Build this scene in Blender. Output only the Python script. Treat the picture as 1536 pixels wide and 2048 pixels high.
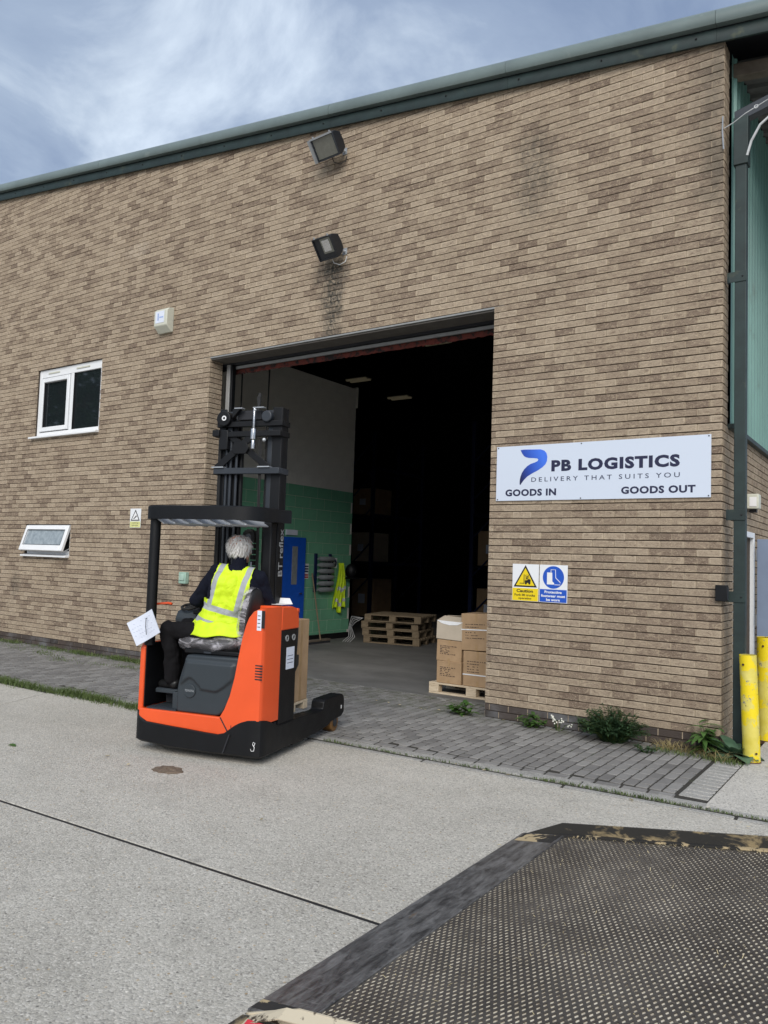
import bpy, bmesh, math, random
from mathutils import Vector, Matrix, noise as mnoise
R = math.radians
random.seed(7)
for o in list(bpy.data.objects): bpy.data.objects.remove(o)
S = bpy.context.scene
COL = S.collection

# ------------------------------------------------------------------ camera
F_PX, YAW, PITCH, ROLL = 1548.93, -0.608398, 0.0615724, 0.0327063
CAM = Vector((1.5363, -7.7309, 1.6768))
fw = Vector((math.sin(YAW)*math.cos(PITCH), math.cos(YAW)*math.cos(PITCH), math.sin(PITCH)))
r0 = Vector((math.cos(YAW), -math.sin(YAW), 0)); u0 = r0.cross(fw)
rr = math.cos(ROLL)*r0 + math.sin(ROLL)*u0; uu = -math.sin(ROLL)*r0 + math.cos(ROLL)*u0
cd = bpy.data.cameras.new('camera'); cam = bpy.data.objects.new('camera', cd); COL.objects.link(cam)
cd.sensor_fit = 'HORIZONTAL'; cd.sensor_width = 36; cd.lens = F_PX/1536*36; cd.clip_start = .05; cd.clip_end = 2000
M = Matrix((rr, uu, -fw)).transposed().to_4x4(); M.translation = CAM; cam.matrix_world = M
S.camera = cam
S.render.resolution_x, S.render.resolution_y = 768, 1024

# ------------------------------------------------------------------ world and sun (overcast)
SUN_EL, SUN_AZ = R(37), R(151)      # azimuth clockwise from +Y
W = bpy.data.worlds.new('World'); S.world = W; W.use_nodes = True
def world():
    nt = W.node_tree; nt.nodes.clear(); N = nt.nodes.new; L = nt.links.new
    out = N('ShaderNodeOutputWorld'); bg = N('ShaderNodeBackground'); bg.inputs[1].default_value = .1
    sky = N('ShaderNodeTexSky'); sky.sky_type = 'NISHITA'; sky.sun_disc = False
    sky.sun_elevation = SUN_EL; sky.sun_rotation = SUN_AZ; sky.air_density = 1.2; sky.dust_density = 1.5
    tc = N('ShaderNodeTexCoord'); sep = N('ShaderNodeSeparateXYZ'); L(tc.outputs['Generated'], sep.inputs[0])
    zz = N('ShaderNodeMath'); zz.operation = 'ADD'; zz.inputs[1].default_value = .28; zz.use_clamp = False
    ab = N('ShaderNodeMath'); ab.operation = 'ABSOLUTE'; L(sep.outputs[2], ab.inputs[0]); L(ab.outputs[0], zz.inputs[0])
    def div(i):
        d = N('ShaderNodeMath'); d.operation = 'DIVIDE'; L(sep.outputs[i], d.inputs[0]); L(zz.outputs[0], d.inputs[1]); return d
    cx = N('ShaderNodeCombineXYZ'); L(div(0).outputs[0], cx.inputs[0]); L(div(1).outputs[0], cx.inputs[1])
    def nz(sc, det, rough, dist, off):
        mp = N('ShaderNodeMapping'); mp.inputs['Location'].default_value = off; L(cx.outputs[0], mp.inputs[0])
        n = N('ShaderNodeTexNoise'); n.inputs['Scale'].default_value = sc; n.inputs['Detail'].default_value = det
        n.inputs['Roughness'].default_value = rough; n.inputs['Distortion'].default_value = dist; L(mp.outputs[0], n.inputs[0]); return n
    n1 = nz(2.3, 12, .58, .5, (3.1, 1.7, 0)); n2 = nz(1.1, 5, .5, .2, (7.3, 2.2, 0))
    cr = N('ShaderNodeValToRGB'); e = cr.color_ramp.elements; L(n1.outputs[0], cr.inputs[0])
    e[0].position = .34; e[0].color = (1.32, 1.74, 2.55, 1)
    e[1].position = .66; e[1].color = (4.1, 4.65, 5.2, 1)
    m = e.new(.5); m.color = (2.0, 2.48, 3.25, 1)
    cr2 = N('ShaderNodeValToRGB'); f = cr2.color_ramp.elements; L(n2.outputs[0], cr2.inputs[0])
    f[0].position = .3; f[0].color = (.82, .84, .9, 1); f[1].position = .7; f[1].color = (1.14, 1.12, 1.08, 1)
    mu = N('ShaderNodeMix'); mu.data_type = 'RGBA'; mu.blend_type = 'MULTIPLY'; mu.inputs[0].default_value = 1
    L(cr.outputs[0], mu.inputs[6]); L(cr2.outputs[0], mu.inputs[7])
    mx = N('ShaderNodeMix'); mx.data_type = 'RGBA'; mx.inputs[0].default_value = .93
    L(sky.outputs[0], mx.inputs[6]); L(mu.outputs[2], mx.inputs[7])
    L(mx.outputs[2], bg.inputs[0]); L(bg.outputs[0], out.inputs[0])
world()
sl = bpy.data.lights.new('sun', 'SUN'); sl.energy = 1.5; sl.angle = R(45); sl.color = (1, .955, .89)
so = bpy.data.objects.new('sun', sl); COL.objects.link(so)
sd = Vector((math.sin(SUN_AZ)*math.cos(SUN_EL), math.cos(SUN_AZ)*math.cos(SUN_EL), math.sin(SUN_EL)))
so.rotation_euler = sd.to_track_quat('Z', 'Y').to_euler(); so.location = (0, -10, 20)
S.view_settings.view_transform = 'Standard'; S.view_settings.look = 'None'
S.view_settings.gamma = 1; S.view_settings.exposure = 1.0; S.view_settings.use_curve_mapping = False
S.render.engine = 'CYCLES'
try:
    S.cycles.max_bounces = 6; S.cycles.diffuse_bounces = 3; S.cycles.transparent_max_bounces = 10
except Exception: pass

# ------------------------------------------------------------------ helpers
class MB:
    """collects shapes, builds ONE mesh object"""
    def __init__(s): s.v = []; s.f = []; s.m = []; s.cm = 0
    def add(s, vs, fs):
        b = len(s.v); s.v += [tuple(p) for p in vs]; s.f += [tuple(b+i for i in f) for f in fs]; s.m += [s.cm]*len(fs); return s
    def box(s, x0, x1, y0, y1, z0, z1, mtx=None):
        vs = [Vector((x, y, z)) for z in (z0, z1) for y in (y0, y1) for x in (x0, x1)]
        if mtx: vs = [mtx @ p for p in vs]
        return s.add(vs, [(0,2,3,1),(4,5,7,6),(0,1,5,4),(2,6,7,3),(0,4,6,2),(1,3,7,5)])
    def prism(s, poly, ax, a, b):
        """poly of 2D points extruded along axis ax from a to b; ax 'y': poly=(x,z), 'x': (y,z), 'z': (x,y)"""
        def P(p, t): return {'y': (p[0], t, p[1]), 'x': (t, p[0], p[1]), 'z': (p[0], p[1], t)}[ax]
        n = len(poly)
        vs = [P(p, a) for p in poly] + [P(p, b) for p in poly]
        return s.add(vs, [tuple(range(n)), tuple(range(2*n-1, n-1, -1))] + [(i, i+n, (i+1) % n+n, (i+1) % n) for i in range(n)])
    def tube(s, pts, r, n=8, caps=True, closed=False):
        pts = [Vector(p) for p in pts]; k = len(pts); rs = r if isinstance(r, (list, tuple)) else [r]*k
        rings = []; up = None
        for i, p in enumerate(pts):
            if closed: t = pts[(i+1) % k]-pts[i-1]
            else: t = pts[min(i+1, k-1)]-pts[max(i-1, 0)]
            if t.length < 1e-9: t = Vector((0, 0, 1))
            t.normalize()
            if up is None:
                up = Vector((0, 0, 1)) if abs(t.z) < .9 else Vector((1, 0, 0))
            a = (up-t*up.dot(t))
            if a.length < 1e-6: a = t.orthogonal()
            a.normalize(); up = a; b = t.cross(a)
            rings.append([p+rs[i]*(math.cos(j*2*math.pi/n)*a+math.sin(j*2*math.pi/n)*b) for j in range(n)])
        vs = [q for rg in rings for q in rg]; fs = []
        for i in range(k if closed else k-1):
            i2 = (i+1) % k
            for j in range(n): fs.append((i*n+j, i*n+(j+1) % n, i2*n+(j+1) % n, i2*n+j))
        if caps and not closed: fs += [tuple(range(n-1, -1, -1)), tuple((k-1)*n+j for j in range(n))]
        return s.add(vs, fs)
    def cyl(s, p0, p1, r0_, r1_=None, n=16): return s.tube([p0, p1], [r0_, r0_ if r1_ is None else r1_], n)
    def ball(s, c, r, n=10, m=7, sc=(1, 1, 1)):
        vs = [(c[0], c[1], c[2]-r*sc[2])]
        for i in range(1, m):
            th = math.pi*i/m
            for j in range(n):
                ph = 2*math.pi*j/n; vs.append((c[0]+r*sc[0]*math.sin(th)*math.cos(ph), c[1]+r*sc[1]*math.sin(th)*math.sin(ph), c[2]-r*sc[2]*math.cos(th)))
        vs.append((c[0], c[1], c[2]+r*sc[2])); fs = []
        for j in range(n): fs.append((0, 1+(j+1) % n, 1+j)); fs.append((len(vs)-1, 1+(m-2)*n+j, 1+(m-2)*n+(j+1) % n))
        for i in range(m-2):
            for j in range(n): fs.append((1+i*n+j, 1+i*n+(j+1) % n, 1+(i+1)*n+(j+1) % n, 1+(i+1)*n+j))
        return s.add(vs, fs)
    def ring(s, c, ax, r_in, r_out, t, n=24):
        """flat annulus with thickness t along axis vector ax"""
        ax = Vector(ax).normalized(); a = ax.orthogonal().normalized(); b = ax.cross(a); c = Vector(c); vs = []
        for h in (0, t):
            for r_ in (r_in, r_out):
                for j in range(n):
                    q = 2*math.pi*j/n; vs.append(c+ax*h+r_*(math.cos(q)*a+math.sin(q)*b))
        fs = []
        for j in range(n):
            k = (j+1) % n
            fs += [(j, k, n+k, n+j), (2*n+j, 3*n+j, 3*n+k, 2*n+k), (n+j, n+k, 3*n+k, 3*n+j), (j, 2*n+j, 2*n+k, k)]
        return s.add(vs, fs)
    def grid(s, fn, nu, nv, closed_u=False):
        vs = [fn(i/(nu if closed_u else nu-1), j/(nv-1)) for j in range(nv) for i in range(nu)]
        fs = [(j*nu+i, j*nu+(i+1) % nu, (j+1)*nu+(i+1) % nu, (j+1)*nu+i) for j in range(nv-1) for i in range(nu if closed_u else nu-1)]
        return s.add(vs, fs)
    def mesh(s, name, mats, bevel=0, seg=2, smooth=False, angle=35):
        me = bpy.data.meshes.new(name); me.from_pydata(s.v, [], s.f)
        for m in (mats if isinstance(mats, (list, tuple)) else [mats]): me.materials.append(m)
        if max(s.m, default=0) > 0: me.polygons.foreach_set('material_index', s.m)
        bm = bmesh.new(); bm.from_mesh(me)
        bmesh.ops.recalc_face_normals(bm, faces=bm.faces)
        nf = []
        if bevel:
            es = [e for e in bm.edges if len(e.link_faces) == 2 and e.calc_face_angle(0) > R(28)]
            nf = bmesh.ops.bevel(bm, geom=es, offset=bevel, segments=seg, affect='EDGES', profile=.5, clamp_overlap=True)['faces']
            for f in nf: f.smooth = True
        if smooth:
            for f in bm.faces: f.smooth = True
            for e in bm.edges:
                if len(e.link_faces) == 2 and e.calc_face_angle(0) > R(angle): e.smooth = False
        bm.to_mesh(me); bm.free(); return me
    def build(s, name, mats, parent=None, **k):
        o = bpy.data.objects.new(name, s.mesh(name, mats, **k)); COL.objects.link(o)
        if parent: o.parent = parent
        return o
def tag(o, label, cat, group=None):
    o['label'] = label; o['category'] = cat
    if group: o['group'] = group
    return o
def kind(o, k): o['kind'] = k; return o
def empty(name, loc=(0, 0, 0), rz=0, label=None, cat=None, group=None):
    o = bpy.data.objects.new(name, None); COL.objects.link(o); o.location = loc; o.rotation_euler = (0, 0, rz); o.empty_display_size = .2
    if label: tag(o, label, cat, group)
    return o
def inst(name, me, parent=None, mtx=None):
    o = bpy.data.objects.new(name, me); COL.objects.link(o)
    if parent: o.parent = parent
    if mtx is not None: o.matrix_local = mtx
    return o
def text_mesh(txt, size, mat, depth=.0008, bold=0, spacing=1, align='LEFT'):
    c = bpy.data.curves.new('t', 'FONT'); c.body = txt; c.size = size; c.extrude = depth; c.offset = bold; c.space_character = spacing
    c.align_x = align; c.resolution_u = 3
    o = bpy.data.objects.new('t', c); COL.objects.link(o)
    bpy.context.view_layer.update()
    me = bpy.data.meshes.new_from_object(o.evaluated_get(bpy.context.evaluated_depsgraph_get())); bpy.data.objects.remove(o)
    me.materials.clear(); me.materials.append(mat); return me
def text_fit(name, txt, mat, parent, x0, z0, width, height, y, bold=0, spacing=1):
    """lettering in the plane facing -Y: left x0, baseline z0"""
    me = text_mesh(txt, 1, mat, .001, bold, spacing)
    xs = [v.co.x for v in me.vertices]; ys = [v.co.y for v in me.vertices]
    a, b, c, d = min(xs), max(xs), min(ys), max(ys)
    for v in me.vertices:
        v.co = Vector((x0+(v.co.x-a)/(b-a)*width, y-.001*(1 if v.co.z > 0 else 0), z0+(v.co.y-c)/(d-c)*height))
    o = bpy.data.objects.new(name, me); COL.objects.link(o); o.parent = parent; return o

# ------------------------------------------------------------------ materials
class T:
    """small node-graph helper"""
    def __init__(s, name):
        s.m = bpy.data.materials.new(name); s.m.use_nodes = True; s.nt = s.m.node_tree; s.nt.nodes.clear()
        s.out = s.n('ShaderNodeOutputMaterial'); s.b = s.n('ShaderNodeBsdfPrincipled'); s.l(s.b.outputs[0], s.out.inputs[0])
    def n(s, t): return s.nt.nodes.new(t)
    def l(s, a, b): s.nt.links.new(a, b)
    def put(s, sock, v):
        if hasattr(v, 'is_output'): s.l(v, sock)
        else: sock.default_value = v if not (isinstance(v, tuple) and len(v) == 3 and sock.type == 'RGBA') else (*v, 1)
    def ma(s, op, a, b=0.0, c=None, clamp=False):
        x = s.n('ShaderNodeMath'); x.operation = op; x.use_clamp = clamp; s.put(x.inputs[0], a); s.put(x.inputs[1], b)
        if c is not None: s.put(x.inputs[2], c)
        return x.outputs[0]
    def pos(s):
        g = s.n('ShaderNodeNewGeometry'); return g.outputs['Position']
    def obj(s): return s.n('ShaderNodeTexCoord').outputs['Object']
    def sep(s, v):
        x = s.n('ShaderNodeSeparateXYZ'); s.l(v, x.inputs[0]); return x.outputs
    def comb(s, x, y, z):
        c = s.n('ShaderNodeCombineXYZ'); s.put(c.inputs[0], x); s.put(c.inputs[1], y); s.put(c.inputs[2], z); return c.outputs[0]
    def noise(s, v, sc, det=4, rough=.55, dist=0, scale=None):
        if scale:
            mp = s.n('ShaderNodeMapping'); mp.inputs['Scale'].default_value = scale; s.l(v, mp.inputs[0]); v = mp.outputs[0]
        x = s.n('ShaderNodeTexNoise'); s.l(v, x.inputs[0]); x.inputs['Scale'].default_value = sc; x.inputs['Detail'].default_value = det
        x.inputs['Roughness'].default_value = rough; x.inputs['Distortion'].default_value = dist; return x.outputs[0]
    def voro(s, v, sc, feat='F1', out=0):
        x = s.n('ShaderNodeTexVoronoi'); x.feature = feat; s.l(v, x.inputs[0]); x.inputs['Scale'].default_value = sc; return x.outputs[out]
    def white(s, v):
        x = s.n('ShaderNodeTexWhiteNoise'); x.noise_dimensions = '3D'; s.l(v, x.inputs[0]); return x.outputs
    def ramp(s, f, stops, interp='LINEAR'):
        x = s.n('ShaderNodeValToRGB'); x.color_ramp.interpolation = interp; e = x.color_ramp.elements
        for i, (p, c) in enumerate(stops):
            q = e[i] if i < 2 else e.new(p)
            q.position = p; q.color = (*c, 1) if isinstance(c, tuple) else (c, c, c, 1)
        s.l(f, x.inputs[0]); return x.outputs[0]
    def step(s, f, a, b):
        x = s.n('ShaderNodeMapRange'); x.interpolation_type = 'SMOOTHSTEP'; s.put(x.inputs[0], f); x.inputs[1].default_value = a; x.inputs[2].default_value = b; return x.outputs[0]
    def mix(s, f, a, b, bt='MIX'):
        x = s.n('ShaderNodeMix'); x.data_type = 'RGBA'; x.blend_type = bt; s.put(x.inputs[0], f); s.put(x.inputs[6], a); s.put(x.inputs[7], b); return x.outputs[2]
    def bump(s, h, st=.4, dist=.01):
        x = s.n('ShaderNodeBump'); x.inputs['Strength'].default_value = st; x.inputs['Distance'].default_value = dist; s.l(h, x.inputs['Height'])
        s.l(x.outputs[0], s.b.inputs['Normal']); return x.outputs[0]
    def done(s, col=None, rough=.6, metal=0, **k):
        if col is not None: s.put(s.b.inputs['Base Color'], col)
        s.put(s.b.inputs['Roughness'], rough); s.put(s.b.inputs['Metallic'], metal)
        for a, v in k.items(): s.put(s.b.inputs[a.replace('_', ' ')], v)
        return s.m
def plain(name, col, rough=.6, metal=0, var=.15, sc=14, bump=.0, bsc=60, dirt=None, **k):
    t = T(name); p = t.obj(); n = t.noise(p, sc, 5, .6)
    d = tuple(c*(1-var) for c in col); h = tuple(min(1, c*(1+var)) for c in col)
    c = t.ramp(n, [(.3, d), (.7, h)])
    if dirt:
        c = t.mix(t.step(t.noise(p, dirt[1], 6, .65), dirt[2], dirt[2]+.12), c, dirt[0])
    if bump: t.bump(t.noise(p, bsc, 4, .6), bump, .01)
    rg = t.ma('MULTIPLY_ADD', t.noise(p, sc*1.7, 3), .22, rough-.11, clamp=True)
    return t.done(c, rg, metal, **k)

def brick_mat(name, axis):
    t = T(name); p = t.pos(); x, y, z = t.sep(p)
    h = x if axis == 'x' else y
    zr = t.ma('DIVIDE', z, .075); row = t.ma('FLOOR', zr); par = t.ma('FLOORED_MODULO', row, 2.0)
    c = t.ma('DIVIDE', t.ma('MULTIPLY_ADD', par, .1125, h), .225); col = t.ma('FLOOR', c)
    fu = t.ma('MULTIPLY', t.ma('FRACT', c), .225); fv = t.ma('MULTIPLY', t.ma('FRACT', zr), .075)
    wn = t.white(t.comb(col, row, 3.7 if axis == 'x' else 9.1)); r1 = wn[0]; rc = t.sep(wn[1])
    big = t.noise(p, .55, 4, .6)
    f = t.ma('ADD', t.ma('MULTIPLY', r1, .8 if axis == 'x' else .5), t.ma('MULTIPLY_ADD', big, .22, .06 if axis == 'x' else .26))
    base = t.ramp(f, [(.12, (.160, .116, .088)), (.95, (.50, .41, .305)), (.26, (.225, .170, .127)), (.44, (.305, .238, .175)), (.72, (.40, .322, .236))])
    du = t.ma('MINIMUM', fu, t.ma('SUBTRACT', .225, fu)); dv = t.ma('MINIMUM', fv, t.ma('SUBTRACT', .075, fv))
    wob = t.noise(p, 45, 3, .6)
    ed = t.ma('MINIMUM', t.ma('MULTIPLY', du, .9), dv); ed = t.ma('ADD', ed, t.ma('MULTIPLY', t.ma('SUBTRACT', wob, .5), .018))
    core = t.step(ed, .009, .021)
    dk = t.mix(t.ma('MULTIPLY', core, t.ma('MULTIPLY_ADD', rc[0], .42, .0)), base, (.20, .145, .11))
    # drag-wire texture of the brick face
    rus = t.noise(p, 40, 5, .75, 1.5, (1, 1, 2.4)); g = t.noise(p, 170, 3, .7)
    gr = t.noise(p, 15, 4, .7, 1.0, (1, 1, 1.8))
    dk = t.mix(t.ma('MULTIPLY', t.step(gr, .50, .70), .55), dk, (.56, .455, .32)); dk = t.mix(t.ma('MULTIPLY', t.step(gr, .47, .30), .65), dk, (.13, .088, .062))
    dk = t.mix(t.ma('MULTIPLY', t.step(rus, .52, .66), .6), dk, (.58, .47, .335))
    dk = t.mix(t.ma('MULTIPLY', t.step(rus, .46, .33), .6), dk, (.095, .066, .048))
    dk = t.mix(t.ma('MULTIPLY', t.step(g, .52, .75), .3), dk, (.54, .45, .33))
    if axis == 'x':
        # water streak below the lower floodlight, damp patches, run-off near the eaves corner
        def blob(cx, cz, wx, wz, nsc=3, amt=.35):
            a = t.ma('DIVIDE', t.ma('SUBTRACT', x, cx), wx); b = t.ma('DIVIDE', t.ma('SUBTRACT', z, cz), wz)
            d = t.ma('SQRT', t.ma('ADD', t.ma('MULTIPLY', a, a), t.ma('MULTIPLY', b, b)))
            d = t.ma('ADD', d, t.ma('MULTIPLY', t.ma('SUBTRACT', t.noise(p, nsc, 5, .65), .5), 1.6))
            return t.ma('MULTIPLY', t.ma('MULTIPLY', t.step(d, 1.05, .25), t.ma('MULTIPLY_ADD', t.step(t.noise(p, 22, 4, .7), .36, .6), .75, .25)), amt)
        s1 = blob(-4.78, 5.05, .26, .85, 6, 1.0); s1b = blob(-4.80, 5.42, .36, .26, 6, 1.0)
        s2 = blob(-1.95, 6.0, .34, .75, 4, .6); s3 = blob(-7.85, 1.05, .3, .28, 4, .55); s4 = blob(-11.9, 1.0, .25, .3, 4, .5)
        s5 = t.ma('MULTIPLY', t.ma('MULTIPLY', t.step(x, -.45, -.02), t.step(z, 4.2, 5.6)), t.step(t.noise(p, 2.4, 4), .32, .62)); s5 = t.ma('MULTIPLY', s5, .6)
        s6 = t.ma('MULTIPLY', t.step(t.noise(p, .9, 6, .62, .5), .60, .78), .35)
        st = t.ma('MAXIMUM', t.ma('MAXIMUM', s1, s1b), t.ma('MAXIMUM', t.ma('MAXIMUM', s2, s3), t.ma('MAXIMUM', t.ma('MAXIMUM', s4, s5), s6)))
        dk = t.mix(st, dk, (.07, .066, .056))
        # bleached patch of bricks
        dk = t.mix(blob(-8.9, 6.55, .42, .16, 2, .35), dk, (.6, .52, .42))
        # engineering brick plinth, two courses
        pl = t.step(z, .1495, .1505)
        eng = t.mix(t.step(t.noise(p, 1.6, 5), .45, .7), (.055, .048, .045), (.17, .17, .175))
        eng = t.mix(t.ma('MULTIPLY', r1, .7), eng, (.10, .075, .062))
        dk = t.mix(t.ma('SUBTRACT', 1.0, pl), dk, eng)
    hgt = t.ma('ADD', t.ma('MULTIPLY', rus, 1.0), t.ma('MULTIPLY', g, .3))
    t.bump(hgt, .75, .012)
    return t.done(dk, .92, 0, Specular_IOR_Level=.2)

def build_mats():
    D = {}
    D['brick'] = brick_mat('brick_face', 'x'); D['brick_s'] = brick_mat('brick_return', 'y')
    t = T('bed_mortar_shaded'); p = t.pos(); D['mortar_shade'] = t.done(t.ramp(t.noise(p, 30, 4), [(.3, (.055, .04, .029)), (.7, (.10, .075, .056))]), .95)  # bed joint mortar coloured darker to deepen the shade in the recessed joints
    t = T('perp_mortar'); p = t.pos(); t.bump(t.noise(p, 160, 3), .4, .004)
    D['mortar_l'] = t.done(t.ramp(t.noise(p, 9, 5), [(.3, (.26, .205, .145)), (.7, (.43, .35, .255))]), .95)
    # exposed aggregate concrete
    def conc(name, lo, hi, warm, spk=1.0):
        t = T(name); p = t.pos()
        big = t.noise(p, .32, 5, .6, .4); mid = t.noise(p, 2.6, 5, .6)
        c = t.ramp(t.ma('ADD', t.ma('MULTIPLY', big, .6), t.ma('MULTIPLY', mid, .4)), [(.33, lo), (.66, hi)])
        v = t.voro(p, 105, 'F1', 1); vs_ = t.sep(v); vc = vs_[0]
        fine = t.noise(p, 210, 3, .8)
        c = t.mix(t.ma('MULTIPLY', t.step(vc, .62, .95), .5*spk), c, (.78, .74, .67))
        c = t.mix(t.ma('MULTIPLY', t.step(vc, .30, .03), .6*spk), c, (.17, .16, .148))
        c = t.mix(t.ma('MULTIPLY', t.step(fine, .57, .7), .5*spk), c, (.72, .69, .63))
        c = t.mix(t.ma('MULTIPLY', t.step(fine, .44, .32), .5*spk), c, (.16, .15, .14))
        v2 = t.voro(p, 34, 'F1', 0); w2 = t.sep(t.voro(p, 34, 'F1', 1))
        c = t.mix(t.ma('MULTIPLY', t.ma('MULTIPLY', t.step(v2, .26, .18), t.step(w2[0], .80, .82)), .75*spk), c, (.80, .76, .68))
        c = t.mix(t.ma('MULTIPLY', t.ma('MULTIPLY', t.step(v2, .24, .16), t.step(w2[1], .86, .88)), .8*spk), c, (.07, .065, .06))
        c = t.mix(t.ma('MULTIPLY', t.ma('MULTIPLY', t.step(v2, .24, .16), t.step(w2[2], .93, .94)), .7*spk), c, warm)
        sc = t.noise(p, .9, 6, .65, .8, (.6, 2.2, 1)); c = t.mix(t.ma('MULTIPLY', t.step(sc, .56, .8), .35), c, (.24, .23, .215))
        oil = t.noise(p, .45, 5, .7, 1.2); c = t.mix(t.ma('MULTIPLY', t.step(oil, .60, .74), .38), c, (.20, .188, .17)); c = t.mix(t.ma('MULTIPLY', t.step(t.noise(p, .7, 6, .7, 2.0, (2.6, .35, 1)), .62, .74), .28), c, (.17, .162, .15)); c = t.mix(t.ma('MULTIPLY', t.step(t.noise(p, 3.1, 3, .5), .70, .76), .35), c, (.15, .14, .125))
        d = t.voro(p, 105, 'F1', 0)
        t.bump(t.ma('ADD', t.ma('MULTIPLY', d, -.8), t.ma('MULTIPLY', fine, .9)), .7, .006)
        return t.done(c, .9, 0, Specular_IOR_Level=.25)
    D['conc'] = conc('exposed_aggregate_concrete', (.405, .38, .33), (.56, .53, .468), (.5, .36, .2), .8)
    D['conc2'] = conc('apron_concrete', (.44, .42, .375), (.60, .57, .515), (.40, .34, .22), .9)
    D['kerbc'] = conc('edging_concrete', (.26, .255, .24), (.40, .39, .365), (.36, .32, .22), .5)
    t = T('paving_block'); p = t.pos(); oi = t.n('ShaderNodeObjectInfo').outputs['Random']
    x, y, z = t.sep(p); cx = t.ma('FLOOR', t.ma('DIVIDE', x, .1)); par = t.ma('FLOORED_MODULO', cx, 2.0); cy = t.ma('FLOOR', t.ma('DIVIDE', t.ma('MULTIPLY_ADD', par, .1, y), .2))
    wn = t.white(t.comb(cx, cy, 1.3))[0]
    c = t.ramp(t.ma('ADD', t.ma('MULTIPLY', wn, .4), t.ma('MULTIPLY', t.noise(p, 1.3, 5, .65), .6)), [(.2, (.145, .139, .133)), (.8, (.285, .276, .263))])
    c = t.mix(t.ma('MULTIPLY', t.step(t.noise(p, 180, 3, .8), .55, .75), .4), c, (.30, .29, .285))
    c = t.mix(t.ma('MULTIPLY', t.step(t.noise(p, 3.4, 5, .7), .6, .78), .5), c, (.10, .10, .07))
    mossw = t.ma('MULTIPLY', t.step(y, -.45, -.05), t.step(t.noise(p, 6, 5, .7), .42, .62)); c = t.mix(t.ma('MULTIPLY', mossw, .55), c, (.075, .085, .045))
    t.bump(t.noise(p, 240, 3, .7), .4, .003); D['paver'] = t.done(c, .88, 0, Specular_IOR_Level=.3)
    t = T('joint_grit'); p = t.pos(); c = t.ramp(t.noise(p, 60, 5, .7), [(.3, (.02, .018, .015)), (.7, (.05, .046, .037))])
    c = t.mix(t.step(t.noise(p, 3, 4), .55, .7), c, (.05, .06, .028)); D['grit'] = t.done(c, .95)
    t = T('warehouse_floor'); p = t.pos(); c = t.ramp(t.noise(p, .8, 6, .65, .5, (1, 2, 1)), [(.3, (.095, .093, .088)), (.7, (.175, .17, .162))])
    c = t.mix(t.ma('MULTIPLY', t.step(t.noise(p, 5, 5, .7), .55, .7), .4), c, (.075, .073, .068)); D['wfloor'] = t.done(c, .7)
    D['green_panel'] = plain('grey_green_flashing', (.135, .172, .166), .42, .0, .16, 1.5, 0, dirt=((.20, .235, .215), 2.2, .62))
    D['green_dark'] = plain('dark_green_steel', (.013, .026, .024), .55, .0, .3, 6, dirt=((.055, .065, .04), 3.5, .6))
    D['clad'] = plain('pale_green_cladding', (.135, .265, .235), .45, 0, .1, 1.2, dirt=((.10, .17, .15), 1.1, .58))
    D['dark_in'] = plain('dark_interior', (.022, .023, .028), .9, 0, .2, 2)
    D['soffit'] = plain('weathered_soffit', (.10, .10, .095), .8, 0, .3, 3)
    D['timber'] = plain('grey_timber', (.13, .105, .08), .85, 0, .3, 8)
    D['upvc'] = plain('white_upvc', (.78, .79, .80), .35, 0, .03, 4)
    t = T('window_glass'); D['glass'] = t.done((.012, .016, .018), .03, 0, IOR=1.5, Specular_IOR_Level=.6)
    t = T('frosted_glass'); p = t.obj(); D['frost'] = t.done(t.ramp(t.noise(p, 14, 4), [(.3, (.20, .24, .27)), (.7, (.36, .41, .44))]), .35)
    D['wpaint'] = plain('white_sheet', (.76, .78, .80), .38, 0, .025, 2)
    t = T('banner_white'); D['banner'] = t.done((.60, .66, .76), .3)
    D['navy'] = plain('navy_print', (.012, .014, .05), .5, 0, .05)
    D['slate_print'] = plain('slate_print', (.035, .045, .09), .5, 0, .05)
    t = T('blue_gradient_print'); p = t.obj(); x, y, z = t.sep(p)
    D['logo'] = t.done(t.ramp(t.ma('ADD', t.ma('MULTIPLY', t.ma('ADD', x, 2.05), 2.2), t.ma('MULTIPLY', t.ma('SUBTRACT', z, 2.62), .9)), [(.0, (.01, .012, .07)), (.75, (.05, .17, .75)), (.35, (.02, .07, .42))]), .45)
    D['yellow'] = plain('safety_yellow', (.80, .60, .01), .45, 0, .05)
    D['sblue'] = plain('safety_blue', (.012, .085, .48), .45, 0, .05)
    D['black'] = plain('black_print', (.008, .008, .009), .5, 0, .1)
    D['white'] = plain('white_print', (.78, .78, .78), .5, 0, .03)
    t = T('flaking_yellow_paint'); p = t.obj(); c = t.ramp(t.noise(p, 7, 4), [(.3, (.60, .50, .06)), (.7, (.74, .64, .16))])
    c = t.mix(t.step(t.noise(p, 5.5, 4, .55), .50, .53), c, (.82, .63, .008)); c = t.mix(t.step(t.noise(p, 9, 7, .72), .60, .63), c, (.27, .26, .20)); c = t.mix(t.step(t.noise(p, 31, 4, .6), .69, .72), c, (.06, .045, .03))
    t.bump(t.noise(p, 9, 7, .72), .5, .01); D['flake'] = t.done(c, .55)
    # truck
    t = T('orange_paint'); p = t.obj(); n = t.noise(p, 2.5, 4); D['orange'] = t.done(t.ramp(n, [(.3, (.72, .083, .016)), (.7, (.80, .098, .02))]), .36, 0, Coat_Weight=.15, Coat_Roughness=.2)
    D['tblack'] = plain('black_powder_coat', (.0042, .0046, .0058), .5, 0, .25, 5, .12, 300, Specular_IOR_Level=.3)
    D['tgrey'] = plain('slate_grey_plastic', (.026, .034, .041), .5, 0, .06, 4, .15, 400)
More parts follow.
